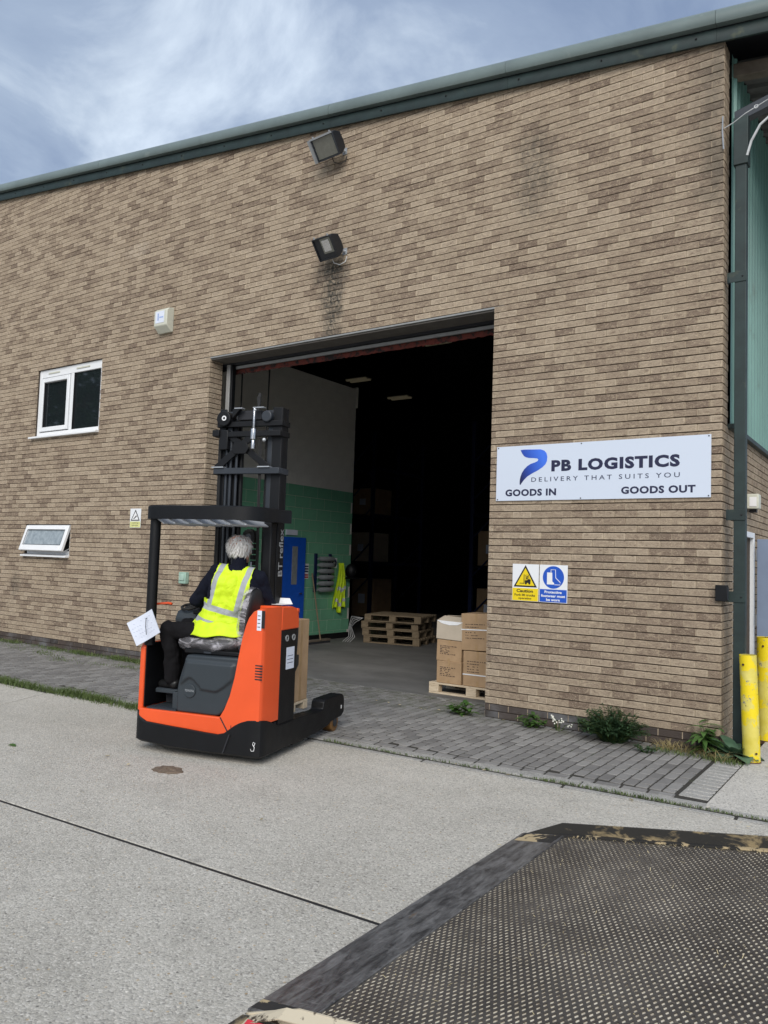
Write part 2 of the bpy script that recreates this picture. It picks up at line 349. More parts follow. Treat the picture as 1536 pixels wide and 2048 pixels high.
    D['tgrey2'] = plain('mid_grey_steel', (.024, .029, .037), .45, 0, .12, 5)
    D['chrome'] = plain('bright_steel', (.6, .6, .61), .25, 1, .08)
    D['rubber'] = plain('black_rubber', (.012, .012, .012), .75, 0, .2)
    D['amber'] = plain('amber_polyurethane', (.17, .085, .025), .5, 0, .25)
    D['slat'] = plain('light_grey_slat', (.42, .44, .47), .4, 0, .06)
    D['vinyl'] = plain('black_vinyl', (.012, .012, .013), .5, 0, .2, 8, .2, 60)
    t = T('clear_film'); p = t.obj(); t.bump(t.noise(p, 10, 3, .5, 1.5), .8, .03)
    D['film'] = t.done((.62, .60, .64), .18, 0, Alpha=t.ma('MULTIPLY_ADD', t.step(t.noise(p, 7, 3, .5, 1.8, (1, 1, 2.2)), .44, .68), .5, .12))
    # people
    D['skin'] = plain('skin', (.45, .245, .175), .5, 0, .08)
    D['sweater'] = plain('navy_knit', (.005, .0065, .0145), .92, 0, .2, 20, .4, 120, Specular_IOR_Level=.2)
    D['trouser'] = plain('black_trousers', (.0055, .005, .006), .9, 0, .25, 9, .35, 18, Specular_IOR_Level=.2)
    D['shoe'] = plain('black_leather', (.006, .006, .0065), .45, 0, .2)
    t = T('white_hair'); p = t.obj(); n = t.noise(p, 30, 5, .7, .6, (1, 1, .35)); t.bump(n, .9, .01); D['hair'] = t.done(t.ramp(n, [(.3, (.50, .48, .46)), (.68, (.80, .78, .75))]), .6)
    def vest(name):
        t = T(name); uv = t.n('ShaderNodeUVMap').outputs[0]; u, v, _ = t.sep(uv); p = t.obj()
        au = t.ma('ABSOLUTE', u)
        def band(q, a, b): return t.ma('MULTIPLY', t.step(q, a-.003, a+.003), t.step(q, b+.003, b-.003))
        s = t.ma('MULTIPLY', band(au, .10, .147), t.step(v, .225, .235)); s = t.ma('MAXIMUM', s, band(v, .185, .235)); s = t.ma('MAXIMUM', s, band(v, .062, .108))
        c = t.mix(s, (.60, .80, .012), (.34, .36, .38)); c = t.mix(t.ma('MULTIPLY', t.step(t.noise(p, 7, 4), .5, .75), .15), c, (.30, .42, .01))
        t.bump(t.noise(p, 9, 4, .55, .7), .5, .03); return t.done(c, .65)
    D['vest'] = vest('hi_vis_fabric')
    D['hiv'] = plain('hi_vis_yellow', (.60, .80, .012), .7, 0, .15, 9, .4, 12); D['refl'] = plain('reflective_tape', (.45, .47, .48), .4)
    t = T('cardboard'); p = t.obj(); n = t.noise(p, 6, 5, .6)
    t.bump(t.noise(p, 40, 3), .15, .005); D['card'] = t.done(t.ramp(n, [(.3, (.33, .215, .118)), (.7, (.42, .28, .16))]), .85)
    D['card_p'] = plain('pale_cardboard', (.47, .40, .31), .8, 0, .08, 5); D['tape'] = plain('parcel_tape', (.36, .235, .12), .35)
    D['print'] = plain('carton_print', (.05, .035, .03), .8); D['strap'] = plain('white_strapping', (.72, .72, .72), .4)
    def wood(name, a, b):
        t = T(name); p = t.obj(); n = t.noise(p, 9, 6, .65, .8, (1, 6, 6)); t.bump(n, .3, .005); return t.done(t.ramp(n, [(.3, a), (.7, b)]), .85)
    D['wood'] = wood('pale_pallet_wood', (.46, .36, .24), (.66, .55, .40)); D['wood_o'] = wood('weathered_pallet_wood', (.15, .11, .066), (.27, .205, .13))
    D['bgreen'] = plain('green_blockwork_paint', (.17, .43, .27), .55, 0, .08, 3, .25, 90); D['bcream'] = plain('cream_blockwork_paint', (.80, .77, .69), .7, 0, .06, 3, .25, 90)
    D['bblue'] = plain('blue_door_paint', (.012, .10, .55), .4, 0, .08)
    D['dblue'] = plain('dark_blue_steel', (.008, .018, .07), .5); D['bottle'] = plain('grey_plastic', (.24, .26, .27), .4)
    D['red'] = plain('red_print', (.42, .02, .02), .5); D['paper'] = plain('white_paper', (.66, .70, .80), .7, 0, .05, 12)
    D['galv'] = plain('galvanised', (.3, .3, .29), .5, .3, .1); D['lintel'] = plain('lintel_underside', (.11, .10, .088), .9, 0, .2, 6)
    D['rust_red'] = plain('red_brush_strip', (.15, .03, .02), .85, 0, .4, 22, dirt=((.015, .011, .01), 11, .46))
    D['lampglass'] = plain('lamp_glass', (.17, .17, .145), .18, 0, .1); D['lampbody'] = plain('lamp_body', (.012, .014, .018), .45, 0, .2)
    D['alu'] = plain('dull_aluminium', (.42, .44, .46), .4, .4, .1); D['cream'] = plain('cream_plastic', (.56, .56, .47), .5, 0, .06)
    D['steeldoor'] = plain('blue_grey_door', (.25, .31, .43), .4, 0, .06, 3)
    # ramp
    t = T('worn_steel_plate'); p = t.obj(); n = t.noise(p, 7, 8, .72, .5, (4, 1, 1)); c = t.ramp(n, [(.36, (.045, .044, .045)), (.66, (.23, .225, .22))]); c = t.mix(t.ma('MULTIPLY', t.step(t.noise(p, 26, 5, .7, .3, (.3, 3, 1)), .57, .66), .5), c, (.26, .255, .25)); c = t.mix(t.ma('MULTIPLY', t.step(t.noise(p, 2.4, 5, .6), .5, .68), .7), c, (.035, .034, .036))
    c = t.mix(t.ma('MULTIPLY', t.step(t.noise(p, 3.2, 5, .6, .6, (4, 1, 1)), .64, .74), .7), c, (.20, .12, .05)); t.bump(n, .2, .004)
    D['plate'] = t.done(c, t.ma('MULTIPLY_ADD', n, .3, .3), .25)
    t = T('flaking_cream_paint'); p = t.obj(); n = t.noise(p, 7, 6, .62, .4); c = t.mix(t.step(n, .49, .53), (.024, .022, .02), (.46, .36, .21)); t.bump(n, .4, .006); D['flakec'] = t.done(c, .7)
    t = T('sooty_edge'); p = t.obj(); n = t.noise(p, 5, 6, .62, .4, (1, 1, 2)); c = t.mix(t.step(n, .52, .62), (.024, .022, .019), (.26, .20, .11)); D['sooty'] = t.done(c, .7)
    t = T('expanded_steel'); p = t.obj(); n = t.noise(p, 1.9, 4, .6); c = t.ramp(n, [(.3, (.06, .053, .048)), (.7, (.15, .136, .122))]); c = t.mix(t.step(t.noise(p, 60, 3), .62, .72), c, (.20, .17, .14)); D['expand'] = t.done(c, .5, .3)
    t = T('straw_and_dirt'); p = t.obj(); n = t.noise(p, 27, 4, .75); b = t.noise(p, 2.6, 5, .68)
    c = t.ramp(n, [(.30, (.12, .10, .078)), (.56, (.78, .71, .57)), (.42, (.52, .45, .34))]); c = t.mix(t.ma('MULTIPLY', t.step(b, .52, .70), .7), c, (.05, .045, .04)); D['straw'] = t.done(c, .9)
    D['strawb'] = plain('straw', (.58, .48, .28), .8, 0, .2)
    t = T('red_marker'); p = t.obj(); D['redmark'] = t.done(t.ramp(t.noise(p, 9, 4), [(.3, (.40, .012, .025)), (.7, (.55, .03, .045))]), .4)
    t = T('dirty_cream'); p = t.obj(); n = t.noise(p, 11, 6, .65); D['dcream'] = t.done(t.mix(t.step(n, .55, .62), (.60, .52, .38), (.05, .035, .02)), .6)
    def leaf(name, a, b, tr=.25):
        t = T(name); p = t.obj(); oi = t.noise(p, 9, 3); t.done(t.ramp(oi, [(.3, a), (.7, b)]), .55)
        tl = t.n('ShaderNodeBsdfTranslucent'); t.put(tl.inputs[0], tuple(min(1, c*1.5) for c in b)); ms = t.n('ShaderNodeMixShader'); ms.inputs[0].default_value = tr
        t.l(t.b.outputs[0], ms.inputs[1]); t.l(tl.outputs[0], ms.inputs[2]); t.l(ms.outputs[0], t.out.inputs[0]); return t.m
    D['leaf'] = leaf('weed_leaf', (.035, .085, .018), (.10, .20, .045)); D['leafd'] = leaf('dark_weed_leaf', (.018, .045, .02), (.05, .10, .042)); D['dock'] = leaf('dock_leaf', (.045, .10, .055), (.11, .19, .11), .15)
    D['grass'] = leaf('grass_blade', (.05, .085, .02), (.14, .19, .055)); D['dry'] = leaf('dry_grass', (.25, .20, .09), (.40, .33, .16))
    D['petal'] = plain('white_petal', (.75, .74, .66), .7); D['mud'] = plain('dry_mud', (.15, .112, .08), .95, 0, .35, 30, .6, 60)
    D['cable'] = plain('black_cable', (.012, .012, .013), .6); D['cable_w'] = plain('pale_cable', (.55, .56, .56), .5)
    t = T('dull_roof_light'); D['rlight'] = t.done((.6, .55, .42), .6, 0, Emission_Color=(1, .86, .55), Emission_Strength=.016)
    return D
MT = build_mats()

# ================================================================== GROUND
def ye(x): return -1.96+.065*x          # line where the yard slab meets the edging kerb
ANG = math.atan(.065)
def ground():
    g = MB(); g.add([(-400, -400, -.06), (400, -400, -.06), (400, 400, -.06), (-400, 400, -.06)], [(0, 1, 2, 3)]); kind(g.build('ground', MT['grit']), 'structure')
    def slab(name, poly, m, top=0.0, th=.05, bev=.006):
        o = MB().prism(poly, 'z', top-th, top).build(name, m, bevel=bev, seg=2); return kind(o, 'structure')
    def jline(x): return -4.655+.052*x
    slab('concrete_yard', [(-5.78, jline(-5.78)+.013), (30, jline(30)+.013), (30, ye(30)-.012), (-6.86, ye(-6.86)-.012)], MT['conc'])
    slab('concrete_yard', [(-40, -60), (30, -60), (30, jline(30)-.013), (-40, jline(-40)-.013)], MT['conc'])
    slab('concrete_yard', [(-40, jline(-40)+.013), (-5.81, jline(-5.81)+.013), (-6.89, ye(-6.89)-.012), (-40, ye(-6.89)-.1)], MT['conc'], -.006)
    slab('concrete_apron', [(.245, ye(.245)+.17), (12, ye(12)+.17), (12, 20), (.235, 20)], MT['conc2'], .004)
    jf = MB(); jf.add([(-40, jline(-40)-.018, -.005), (30, jline(30)-.018, -.005), (30, jline(30)+.018, -.005), (-40, jline(-40)+.018, -.005)], [(0, 1, 2, 3)]); kind(jf.build('joint_sealant', MT['cable']), 'structure')
    # flush edging kerbs and the channel strip in front of them
    e1 = MB().box(0, .905, .118, .245, -.08, .006).mesh('kerb', MT['kerbc'], bevel=.008); e2 = MB().box(0, 1.19, .012, .07, -.08, .001).mesh('kerb', MT['kerbc'], bevel=.006)
    k = kind(MB().add([(-20, ye(-20)-.02, -.008), (12, ye(12)-.02, -.008), (12, ye(12)+.30, -.008), (-20, ye(-20)+.30, -.008)], [(0, 1, 2, 3)]).build('kerb_bed', MT['grit']), 'structure')
    for i in range(14):
        x = 1.2-.915*(i+1); inst('kerb', e1, k, Matrix.Translation((x, ye(x), random.uniform(-.004, .002))) @ Matrix.Rotation(ANG+random.uniform(-.003, .003), 4, 'Z'))
    for i in range(7):
        x = 1.7-1.21*(i+1); inst('kerb', e2, k, Matrix.Translation((x, ye(x), random.uniform(-.003, .001))) @ Matrix.Rotation(ANG+random.uniform(-.004, .004), 4, 'Z'))
    # block paving
    bed = MB(); bed.add([(-16, ye(-16)+.20, -.004), (.24, ye(.24)+.20, -.004), (.24, .02, -.004), (-2.4, .02, -.004), (-2.4, .66, -.004), (-7.05, .66, -.004), (-7.05, .02, -.004), (-16, .02, -.004)], [tuple(range(8))])
    pv = kind(bed.build('block_paving', MT['grit']), 'structure')
    bm_full = MB().box(-.0425, .0425, -.091, .091, -.06, 0).mesh('paving_block', MT['paver'], bevel=.004, seg=1)
    bm_half = MB().box(-.0465, .0465, -.0465, .0465, -.06, 0).mesh('paving_block', MT['paver'], bevel=.004, seg=1)
    bm_l = MB().box(-.104, .104, -.042, .042, -.06, 0).mesh('paving_block', MT['kerbc'], bevel=.006, seg=1)
    spots = []
    for i in range(-160, 0):
        x = i*.1+.05; ylo = ye(x)+.365; yhi = .655 if -7.05 < x < -2.42 else -.004
        off = .1*((i) % 2); j0 = math.floor((ylo+off)/.2)-1
        for j in range(j0, 8):
            a = j*.2-off; b = a+.2
            if b <= ylo+.02 or a >= yhi-.02: continue
            if a < ylo-.001 and b-ylo < .06: continue
            aa, bb = max(a, ylo), min(b, yhi)
            if bb-aa < .03: continue
            spots.append((x, (aa+bb)/2, bb-aa))
    spots.sort(key=lambda s: (s[0]-CAM.x)**2+(s[1]-CAM.y)**2)
    rest = MB()
    for n, (x, y, ln) in enumerate(spots):
        z = .003+random.uniform(-.001, .003)+.003*mnoise.noise((x*1.3, y*1.3, 0)); tl = random.uniform(-.006, .006)
        m = Matrix.Translation((x, y, z)) @ Matrix.Rotation(tl, 4, 'Y') @ Matrix.Rotation(random.uniform(-.012, .012), 4, 'Z')
        if n < 300: inst('paving_block', bm_full, pv, m @ Matrix.Diagonal((1, (ln-.026)/.182, 1, 1)))
        else: rest.box(-.0425, .0425, -ln/2+.013, ln/2-.013, -.05, 0, m)
    kind(rest.build('paving_block', MT['paver'], pv), 'stuff')
    # stretcher course along the kerb, pale header course on the right
    for i in range(66):
        x = .02-.2*(i+.5); y = ye(x)+.308
        inst('paving_block', bm_l if False else bm_full, pv, Matrix.Translation((x, y, random.uniform(.001, .004))) @ Matrix.Rotation(ANG+math.pi/2, 4, 'Z'))
    for i in range(13):
        y = -1.56+.103*i+.0; 
        if y < -.12: inst('paving_block', bm_l, pv, Matrix.Translation((.130, y, random.uniform(.0, .006))) @ Matrix.Rotation(random.uniform(-.03, .03), 4, 'Z'))
    # warehouse floor
    slab('warehouse_floor', [(-25, .668), (-2.3, .668), (-2.3, .26), (-.02, .26), (-.02, 26), (-25, 26)], MT['wfloor'], .004)
ground()

# ================================================================== WAREHOUSE
def roofz(x): return 6.86-.1235*x
OPEN = [(-7.05, -2.42, -1, 4.575), (-11.56, -9.68, 3.675, 4.875), (-11.66, -10.30, 1.575, 2.1)]
WH = empty('warehouse', (0, 0, 0), 0, 'long brown brick warehouse with a wide open loading doorway and sloping green verge', 'warehouse')
def warehouse():
    XL = -16.0
    # mortar backing with openings, built from vertical bays
    BO = [(OPEN[0][0]-.015, OPEN[0][1]+.015, *OPEN[0][2:])]+OPEN[1:]
    w = MB(); xs = sorted({XL, -.015} | {a for o in BO for a in o[:2]})
    for a, b in zip(xs, xs[1:]):
        cuts = sorted((max(o[2], -.05), o[3]) for o in BO if o[0] <= a+1e-6 and o[1] >= b-1e-6)
        z = -.05; top = 1
        spans = []
        for c0, c1 in cuts:
            if c0 > z: spans.append((z, c0, z, c0))
            z = c1
        for s0, s1, _, _ in spans: w.box(a, b, .014, .25, s0, s1)
        za, zb = roofz(a), roofz(b)
        w.add([(a, .014, z), (b, .014, z), (b, .014, zb), (a, .014, za), (a, .25, z), (b, .25, z), (b, .25, zb), (a, .25, za)],
              [(0, 1, 2, 3), (7, 6, 5, 4), (0, 4, 5, 1), (3, 2, 6, 7), (0, 3, 7, 4), (1, 5, 6, 2)])
    wall = w.build('brick_wall', MT['mortar_shade'], WH); wall['label'] = 'brown rustic brick front wall with bed joints coloured dark as shade'
    # bricks
    bricks = []; strips = MB()
    for row in range(0, 118):
        z0, z1 = row*.075, row*.075+.0745
        segs = [(-14.6, 0.0)]
        for o in OPEN:
            if z0+.03 > o[2] and z0+.03 < o[3]:
                segs = [s for a, b in segs for s in ((a, min(b, o[0])), (max(a, o[1]), b)) if s[1]-s[0] > .01]
        par = row % 2; off = .1125*par
        xmax = 0.0
        for a, b in segs:
            # clip by roof line
            if z0 > roofz(a)-.02: continue
            bb = min(b, (6.86-z0+.0)/.1235)
            if bb-a < .02: continue
            strips.box(a+.001, bb-.001, .0035, .02, z0+.0065, z1-.0065)
            n0 = math.floor((a+off)/.225)
            k = n0
            while k*.225-off < bb-.004:
                p, q = max(k*.225-off, a), min((k+1)*.225-off, bb)
                if q-p > .02: bricks.append((p, q, z0))
                k += 1
    bricks.sort(key=lambda s: (s[0]-CAM.x)**2+CAM.y**2+(s[2]-CAM.z)**2)
    me_full = MB().box(-.1075, .1075, 0, .02, -.0322, .0322).mesh('brick', MT['brick'], bevel=.0025, seg=1)
    rest = MB()
    for n, (p, q, z0) in enumerate(bricks):
        y = random.uniform(-.0035, .001); cx, cz, ln = (p+q)/2, z0+.0375, q-p
        if q > -.001: ln -= 0; 
        rot = Matrix.Translation((cx, y, cz+random.uniform(-.0008, .0008))) @ Matrix.Rotation(random.uniform(-.006, .006), 4, 'Y') @ Matrix.Rotation(random.uniform(-.006, .006), 4, 'Z')
        if n < 300: inst('brick', me_full, wall, rot @ Matrix.Diagonal(((ln-.009)/.215, 1, 1, 1)))
        else: rest.box(-ln/2+.0045, ln/2-.0045, 0, .02, -.0322, .0322, rot)
    b = rest.build('brick', MT['brick'], wall); kind(b, 'stuff')
    s = strips.build('mortar', MT['mortar_l'], wall); kind(s, 'stuff')
    # returns: door reveals, right-hand corner and the low side wall (courses along Y)
    back = MB(); back.box(-.25, -.014, .25, 14, -.05, 3.075); back.box(-.25, -.014, .02, .24, 3.075, 6.8)
    sw = back.build('side_wall', MT['mortar_shade'], WH); sw['label'] = 'brick side wall below pale green cladding'
    rb = MB(); rs = MB()
    def course(face, ya, yb, z0, sgn, par):
        off = .1125*par; k = math.floor((ya+off)/.225)
        xa, xb = (face, face-.02*sgn) if sgn > 0 else (face-.02*sgn, face)
        lo, hi = min(face-.0035*sgn, face-.02*sgn), max(face-.0035*sgn, face-.02*sgn); rs.box(lo, hi, ya, yb, z0+.0065, z0+.068)
        while k*.225-off < yb-.004:
            p, q = max(k*.225-off, ya), min((k+1)*.225-off, yb)
            if q-p > .02:
                j = random.uniform(-.001, .003)*sgn; lo, hi = min(face+j, face+j-.02*sgn), max(face+j, face+j-.02*sgn)
                rb.box(lo, hi, p+.0045, q-.0045, z0+.006, z0+.069)
            k += 1
    for row in range(0, 91):
        z0 = row*.075; par = (row+1) % 2
        if row < 61: course(-7.05, .022, .25, z0, 1, par)
        if row < 61: course(-2.42, .022, .25, z0, -1, par)
        if row >= 41: course(0.0, .022, .24, z0, 1, par)
        else:
            if row < 28: course(0.0, .022, .56, z0, 1, par); course(0.0, 1.56, 8.0, z0, 1, par)
            else: course(0.0, .022, 8.0, z0, 1, par)
    kind(rb.build('brick', MT['brick_s'], sw), 'stuff'); kind(rs.build('mortar', MT['mortar_l'], sw), 'stuff')
    back2 = MB(); pass
    # lintel, shutter box and brush strip
    l = MB(); l.box(-7.2, -2.3, .0, .26, 4.552, 4.572); l.build('lintel_angle', MT['galv'], WH)
    l = MB(); l.box(-7.2, -2.3, .02, .30, 4.53, 4.55); l.build('lintel', MT['lintel'], WH)
    l = MB(); l.box(-7.6, -1.9, .36, .40, 4.455, 4.95); l.box(-7.6, -1.9, .30, .36, 4.50, 4.95); l.build('shutter_box', MT['dark_in'], WH)
    l = MB(); l.box(-7.05, -2.2, .335, .36, 4.445, 4.485); l.build('shutter_guide_rail', MT['galv'], WH)
    br = MB()
    for i in range(150):
        x = -6.95+i*.0305; h = .085+random.uniform(-.006, .008); br.box(x, x+.03, .40, .415, 4.47-h, 4.47)
    br.build('brush_strip', MT['rust_red'], WH)
    g = MB(); g.box(-6.97, -6.90, .255, .33, 0, 4.5); g.build('shutter_guide', MT['galv'], WH, bevel=.004); g = MB(); g.box(-6.90, -6.86, .27, .34, 0, 4.5); g.build('shutter_guide', MT['tblack'], WH, bevel=.004)
    g = MB(); g.box(-2.36, -2.28, .26, .34, 0, 4.5); g.build('shutter_guide', MT['tblack'], WH, bevel=.004)
    for px in ((-7.3, .9, 4.6, -7.34, .95, 3.3), (-6.9, 1.1, 4.7, -6.92, 1.1, 3.35)): MB().tube([px[:3], px[3:]], .012, 6).build('pull_cord', MT['cable'], WH)
    # verge flashing in lengths, with trim strip below
    prof = [(-.045, .075), (-.115, .075), (-.13, .10), (-.13, .155), (-.115, .20), (-.085, .235), (-.04, .255), (.02, .262), (.30, .262), (.30, .20), (-.03, .20)]
    trim = [(-.028, -.075), (-.058, -.078), (-.064, -.055), (-.064, .045), (-.05, .062), (-.02, .062)]
    def sweep(prf, xa, xb, mt, name, sc=1):
        m = MB(); n = len(prf); vs = [(x, y*sc, roofz(x)+z) for x in (xa, xb) for y, z in prf]
        m.add(vs, [tuple(range(n)), tuple(range(2*n-1, n-1, -1))]+[(i, i+n, (i+1) % n+n, (i+1) % n) for i in range(n)]); return m.build(name, mt, WH, smooth=True, angle=50)
    joints = [-15.5, -12.72, -9.9, -7.36, -4.87, -2.29, -.06, 2.2]
    for i, (a, b) in enumerate(zip(joints, joints[1:])):
        sweep(prof, a+.002, b-.002, MT['green_panel'], 'verge_flashing', 1+.012*(i % 2)); sweep(trim, a+.001, b-.001, MT['green_dark'], 'verge_trim')
    rv = MB()
    x = -14.5
    while x < 1:
        rv.ball((x, -.068, roofz(x)-.005), .011, 6, 4); x += .95
    rv.build('rivets', MT['black'], WH)
    gp = MB(); vs = [(x, y, roofz(x)+z) for x in (-15.5, 2.2) for y, z in ((-.035, .06), (.01, .06), (.01, .2), (-.035, .2))]; gp.add(vs, [(0, 1, 2, 3), (7, 6, 5, 4), (0, 4, 5, 1), (1, 5, 6, 2), (2, 6, 7, 3), (3, 7, 4, 0)]); gp.build('verge_gap', MT['dark_in'], WH)
    # roof deck and eaves overhang on the right
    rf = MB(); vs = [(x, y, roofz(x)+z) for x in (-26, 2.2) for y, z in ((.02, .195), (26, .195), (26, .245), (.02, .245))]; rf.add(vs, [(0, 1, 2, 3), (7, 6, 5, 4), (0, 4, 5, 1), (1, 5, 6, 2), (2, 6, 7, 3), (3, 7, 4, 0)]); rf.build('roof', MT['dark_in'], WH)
    bm_ = MB(); vs = [(x, y, roofz(x)+z) for x in (-.012, 2.1) for y, z in ((.32, -.24), (.44, -.24), (.44, -.10), (.32, -.10))]; bm_.add(vs, [(0, 1, 2, 3), (7, 6, 5, 4), (0, 4, 5, 1), (1, 5, 6, 2), (2, 6, 7, 3), (3, 7, 4, 0)]); bm_.build('eaves_beam', MT['timber'], WH, bevel=.01)
    sf = MB(); rows = []
    ys = []; yy = .46
    while yy < 9: ys += [(yy, 0), (yy+.02, .035), (yy+.10, .035), (yy+.12, 0)]; yy += .2
    sf.add([(x, y, roofz(x)-.02+h) for y, h in ys for x in (.03, 2.1)], [(2*i, 2*i+1, 2*i+3, 2*i+2) for i in range(len(ys)-1)]); sf.build('soffit', MT['soffit'], WH)
    # pale green profiled cladding above the side wall
    cl = MB(); pts = []; yy = .25
    while yy < 9: pts += [(yy, 0), (yy+.09, 0), (yy+.105, .028), (yy+.135, .028), (yy+.15, 0)]; yy += .17
    cl.add([(.02+h, y, z) for y, h in pts for z in (3.10, 6.82)], [(2*i, 2*i+2, 2*i+3, 2*i+1) for i in range(len(pts)-1)]); cl.build('cladding', MT['clad'], WH)
    MB().box(-.012, .055, .245, 9, 3.05, 3.10).build('cladding_drip', MT['green_dark'], WH, bevel=.006)
    # side doorway
    d = MB(); d.box(-.012, .03, .56, .62, 0, 2.1); d.box(-.012, .03, 1.50, 1.56, 0, 2.1); d.box(-.012, .03, .621, 1.499, 2.04, 2.1); d.build('door_frame', MT['wpaint'], WH, bevel=.004)
    MB().box(-.245, -.235, .5, 1.6, 0, 2.15).build('side_passage', MT['dark_in'], WH)
    dl = MB(); dl.box(-.024, .024, 0, .86, 0.01, 2.03)
    leaf = dl.build('side_door', MT['steeldoor'], WH, bevel=.004); leaf.location = (.075, 1.47, 0); leaf.rotation_euler = (0, 0, R(-104))
    h = MB(); [h.cyl((.0, -.012, z), (.0, -.012, z+.12), .014, n=10) for z in (.3, 1.1, 1.8)]; h.build('hinge', MT['alu'], leaf)
    hb = MB(); hb.box(.024, .07, .2, .34, 1.78, 1.86); hb.build('door_closer', MT['tblack'], leaf, bevel=.006)
    dd = MB(); dd.box(-.2, -.17, .63, .95, 0, 2.02); dd.build('inner_door', MT['steeldoor'], WH)
    # interior shell
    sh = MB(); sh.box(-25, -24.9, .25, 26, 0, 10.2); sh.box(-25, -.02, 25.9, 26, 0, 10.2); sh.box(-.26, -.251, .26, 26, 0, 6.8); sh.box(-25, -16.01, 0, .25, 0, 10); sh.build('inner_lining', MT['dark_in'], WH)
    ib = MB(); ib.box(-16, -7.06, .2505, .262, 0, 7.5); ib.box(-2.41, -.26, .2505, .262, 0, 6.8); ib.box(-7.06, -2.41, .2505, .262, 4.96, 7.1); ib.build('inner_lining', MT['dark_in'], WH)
warehouse()

def window_big():
    x0, x1, z0, z1 = -11.55, -9.69, 3.675, 4.875
    w = empty('casement_window', (x0, 0, z0)); w.parent = WH
    w['label'] = 'white framed upper window of two lights with a sill'
    X = x1-x0; Z = z1-z0; y = .035
    f = MB(); f.box(0, .075, y, y+.07, 0, Z); f.box(X-.05, X, y, y+.07, 0, Z); f.box(.0751, X-.0501, y, y+.07, 0, .07); f.box(.0751, X-.0501, y, y+.07, Z-.14, Z); f.box(.96, 1.05, y, y+.07, .0701, Z-.1401)
    fo = f.build('frame', MT['upvc'], w, bevel=.006)
    [MB().box(a_, b_, y-.012, y-.001, Z-.085, Z-.06).build('trickle_vent', MT['cream'], fo, bevel=.003) for a_, b_ in ((.28, .62), (1.12, 1.5))]
    s = MB(); s.box(.09, .165, y-.02, y+.05, .085, Z-.155); s.box(.87, .945, y-.02, y+.05, .085, Z-.155); s.box(.1651, .8699, y-.02, y+.05, .085, .16); s.box(.1651, .8699, y-.02, y+.05, Z-.23, Z-.155); s.build('sash', MT['upvc'], w, bevel=.008)
    b = MB(); b.box(.168, .178, y-.004, y+.04, .162, Z-.232); b.box(.857, .867, y-.004, y+.04, .162, Z-.232); b.box(1.052, 1.066, y, y+.05, .072, Z-.142); b.box(1.79, 1.806, y, y+.05, .072, Z-.142); b.build('gasket', MT['black'], w)
    for a, c, lo, hi in ((.165, .87, .16, Z-.23), (1.05, X-.05, .07, Z-.14)): MB().box(a, c, y+.03, y+.036, lo, hi).build('pane', MT['glass'], w)
    bl = MB(); bl.box(.19, .52, .30, .32, .17, Z-.25); bl.build('blind', MT['frost'], w)
    sl_ = MB(); sl_.prism([(-.075, -.045), (-.075, -.012), (.05, .012), (.05, -.045)], 'x', -.09, X+.03); sl_.build('sill', MT['upvc'], w, bevel=.005)
window_big()
def window_small():
    x0, x1, z0, z1 = -11.64, -10.31, 1.575, 2.1
    w = empty('toilet_window', (x0, 0, z0)); w.parent = WH; w['label'] = 'small white top hung window propped open with frosted glass'
    X = x1-x0; Z = z1-z0; y = .04
    f = MB(); f.box(0, .06, y, y+.07, 0, Z); f.box(X-.06, X, y, y+.07, 0, Z); f.box(.0601, X-.0601, y, y+.07, 0, .07); f.box(.0601, X-.0601, y, y+.07, Z-.08, Z); f.build('frame', MT['upvc'], w, bevel=.005)
    MB().box(.06, X-.06, y+.075, y+.08, .06, Z-.08).build('opening', MT['black'], w)
    s = MB(); H = .46; a = .08
    s.box(.02, .02+a, -.025, .025, -H, 0); s.box(X-.02-a, X-.02, -.025, .025, -H, 0); s.box(.0201+a, X-.0201-a, -.025, .025, -a, 0); s.box(.0201+a, X-.0201-a, -.025, .025, -H, -H+a+.02)
    so_ = s.build('sash', MT['upvc'], w, bevel=.008); so_.location = (0, y-.022, Z-.02); so_.rotation_euler = (R(-17), 0, 0)
    MB().box(.10, X-.10, -.004, .004, -H+.09, -.075).build('pane', MT['frost'], so_)
    g = MB(); g.box(.095, X-.095, -.0265, -.0255, -H+.10, -H+.108); g.box(.095, X-.095, -.0265, -.0255, -.088, -.08); g.box(.095, .103, -.0265, -.0255, -H+.108, -.088); g.box(X-.103, X-.095, -.0265, -.0255, -H+.108, -.088); g.build('gasket', MT['black'], so_)
    st = MB(); st.tube([(X-.03, y, .12), (X-.03, y-.13, .05)], .008, 6); st.tube([(.03, y, .12), (.03, y-.13, .05)], .008, 6); st.build('stay', MT['alu'], w)
    sl_ = MB(); sl_.prism([(-.075, -.04), (-.075, -.01), (.05, .01), (.05, -.04)], 'x', -.03, X+.01); sl_.build('sill', MT['upvc'], w, bevel=.005)
window_small()

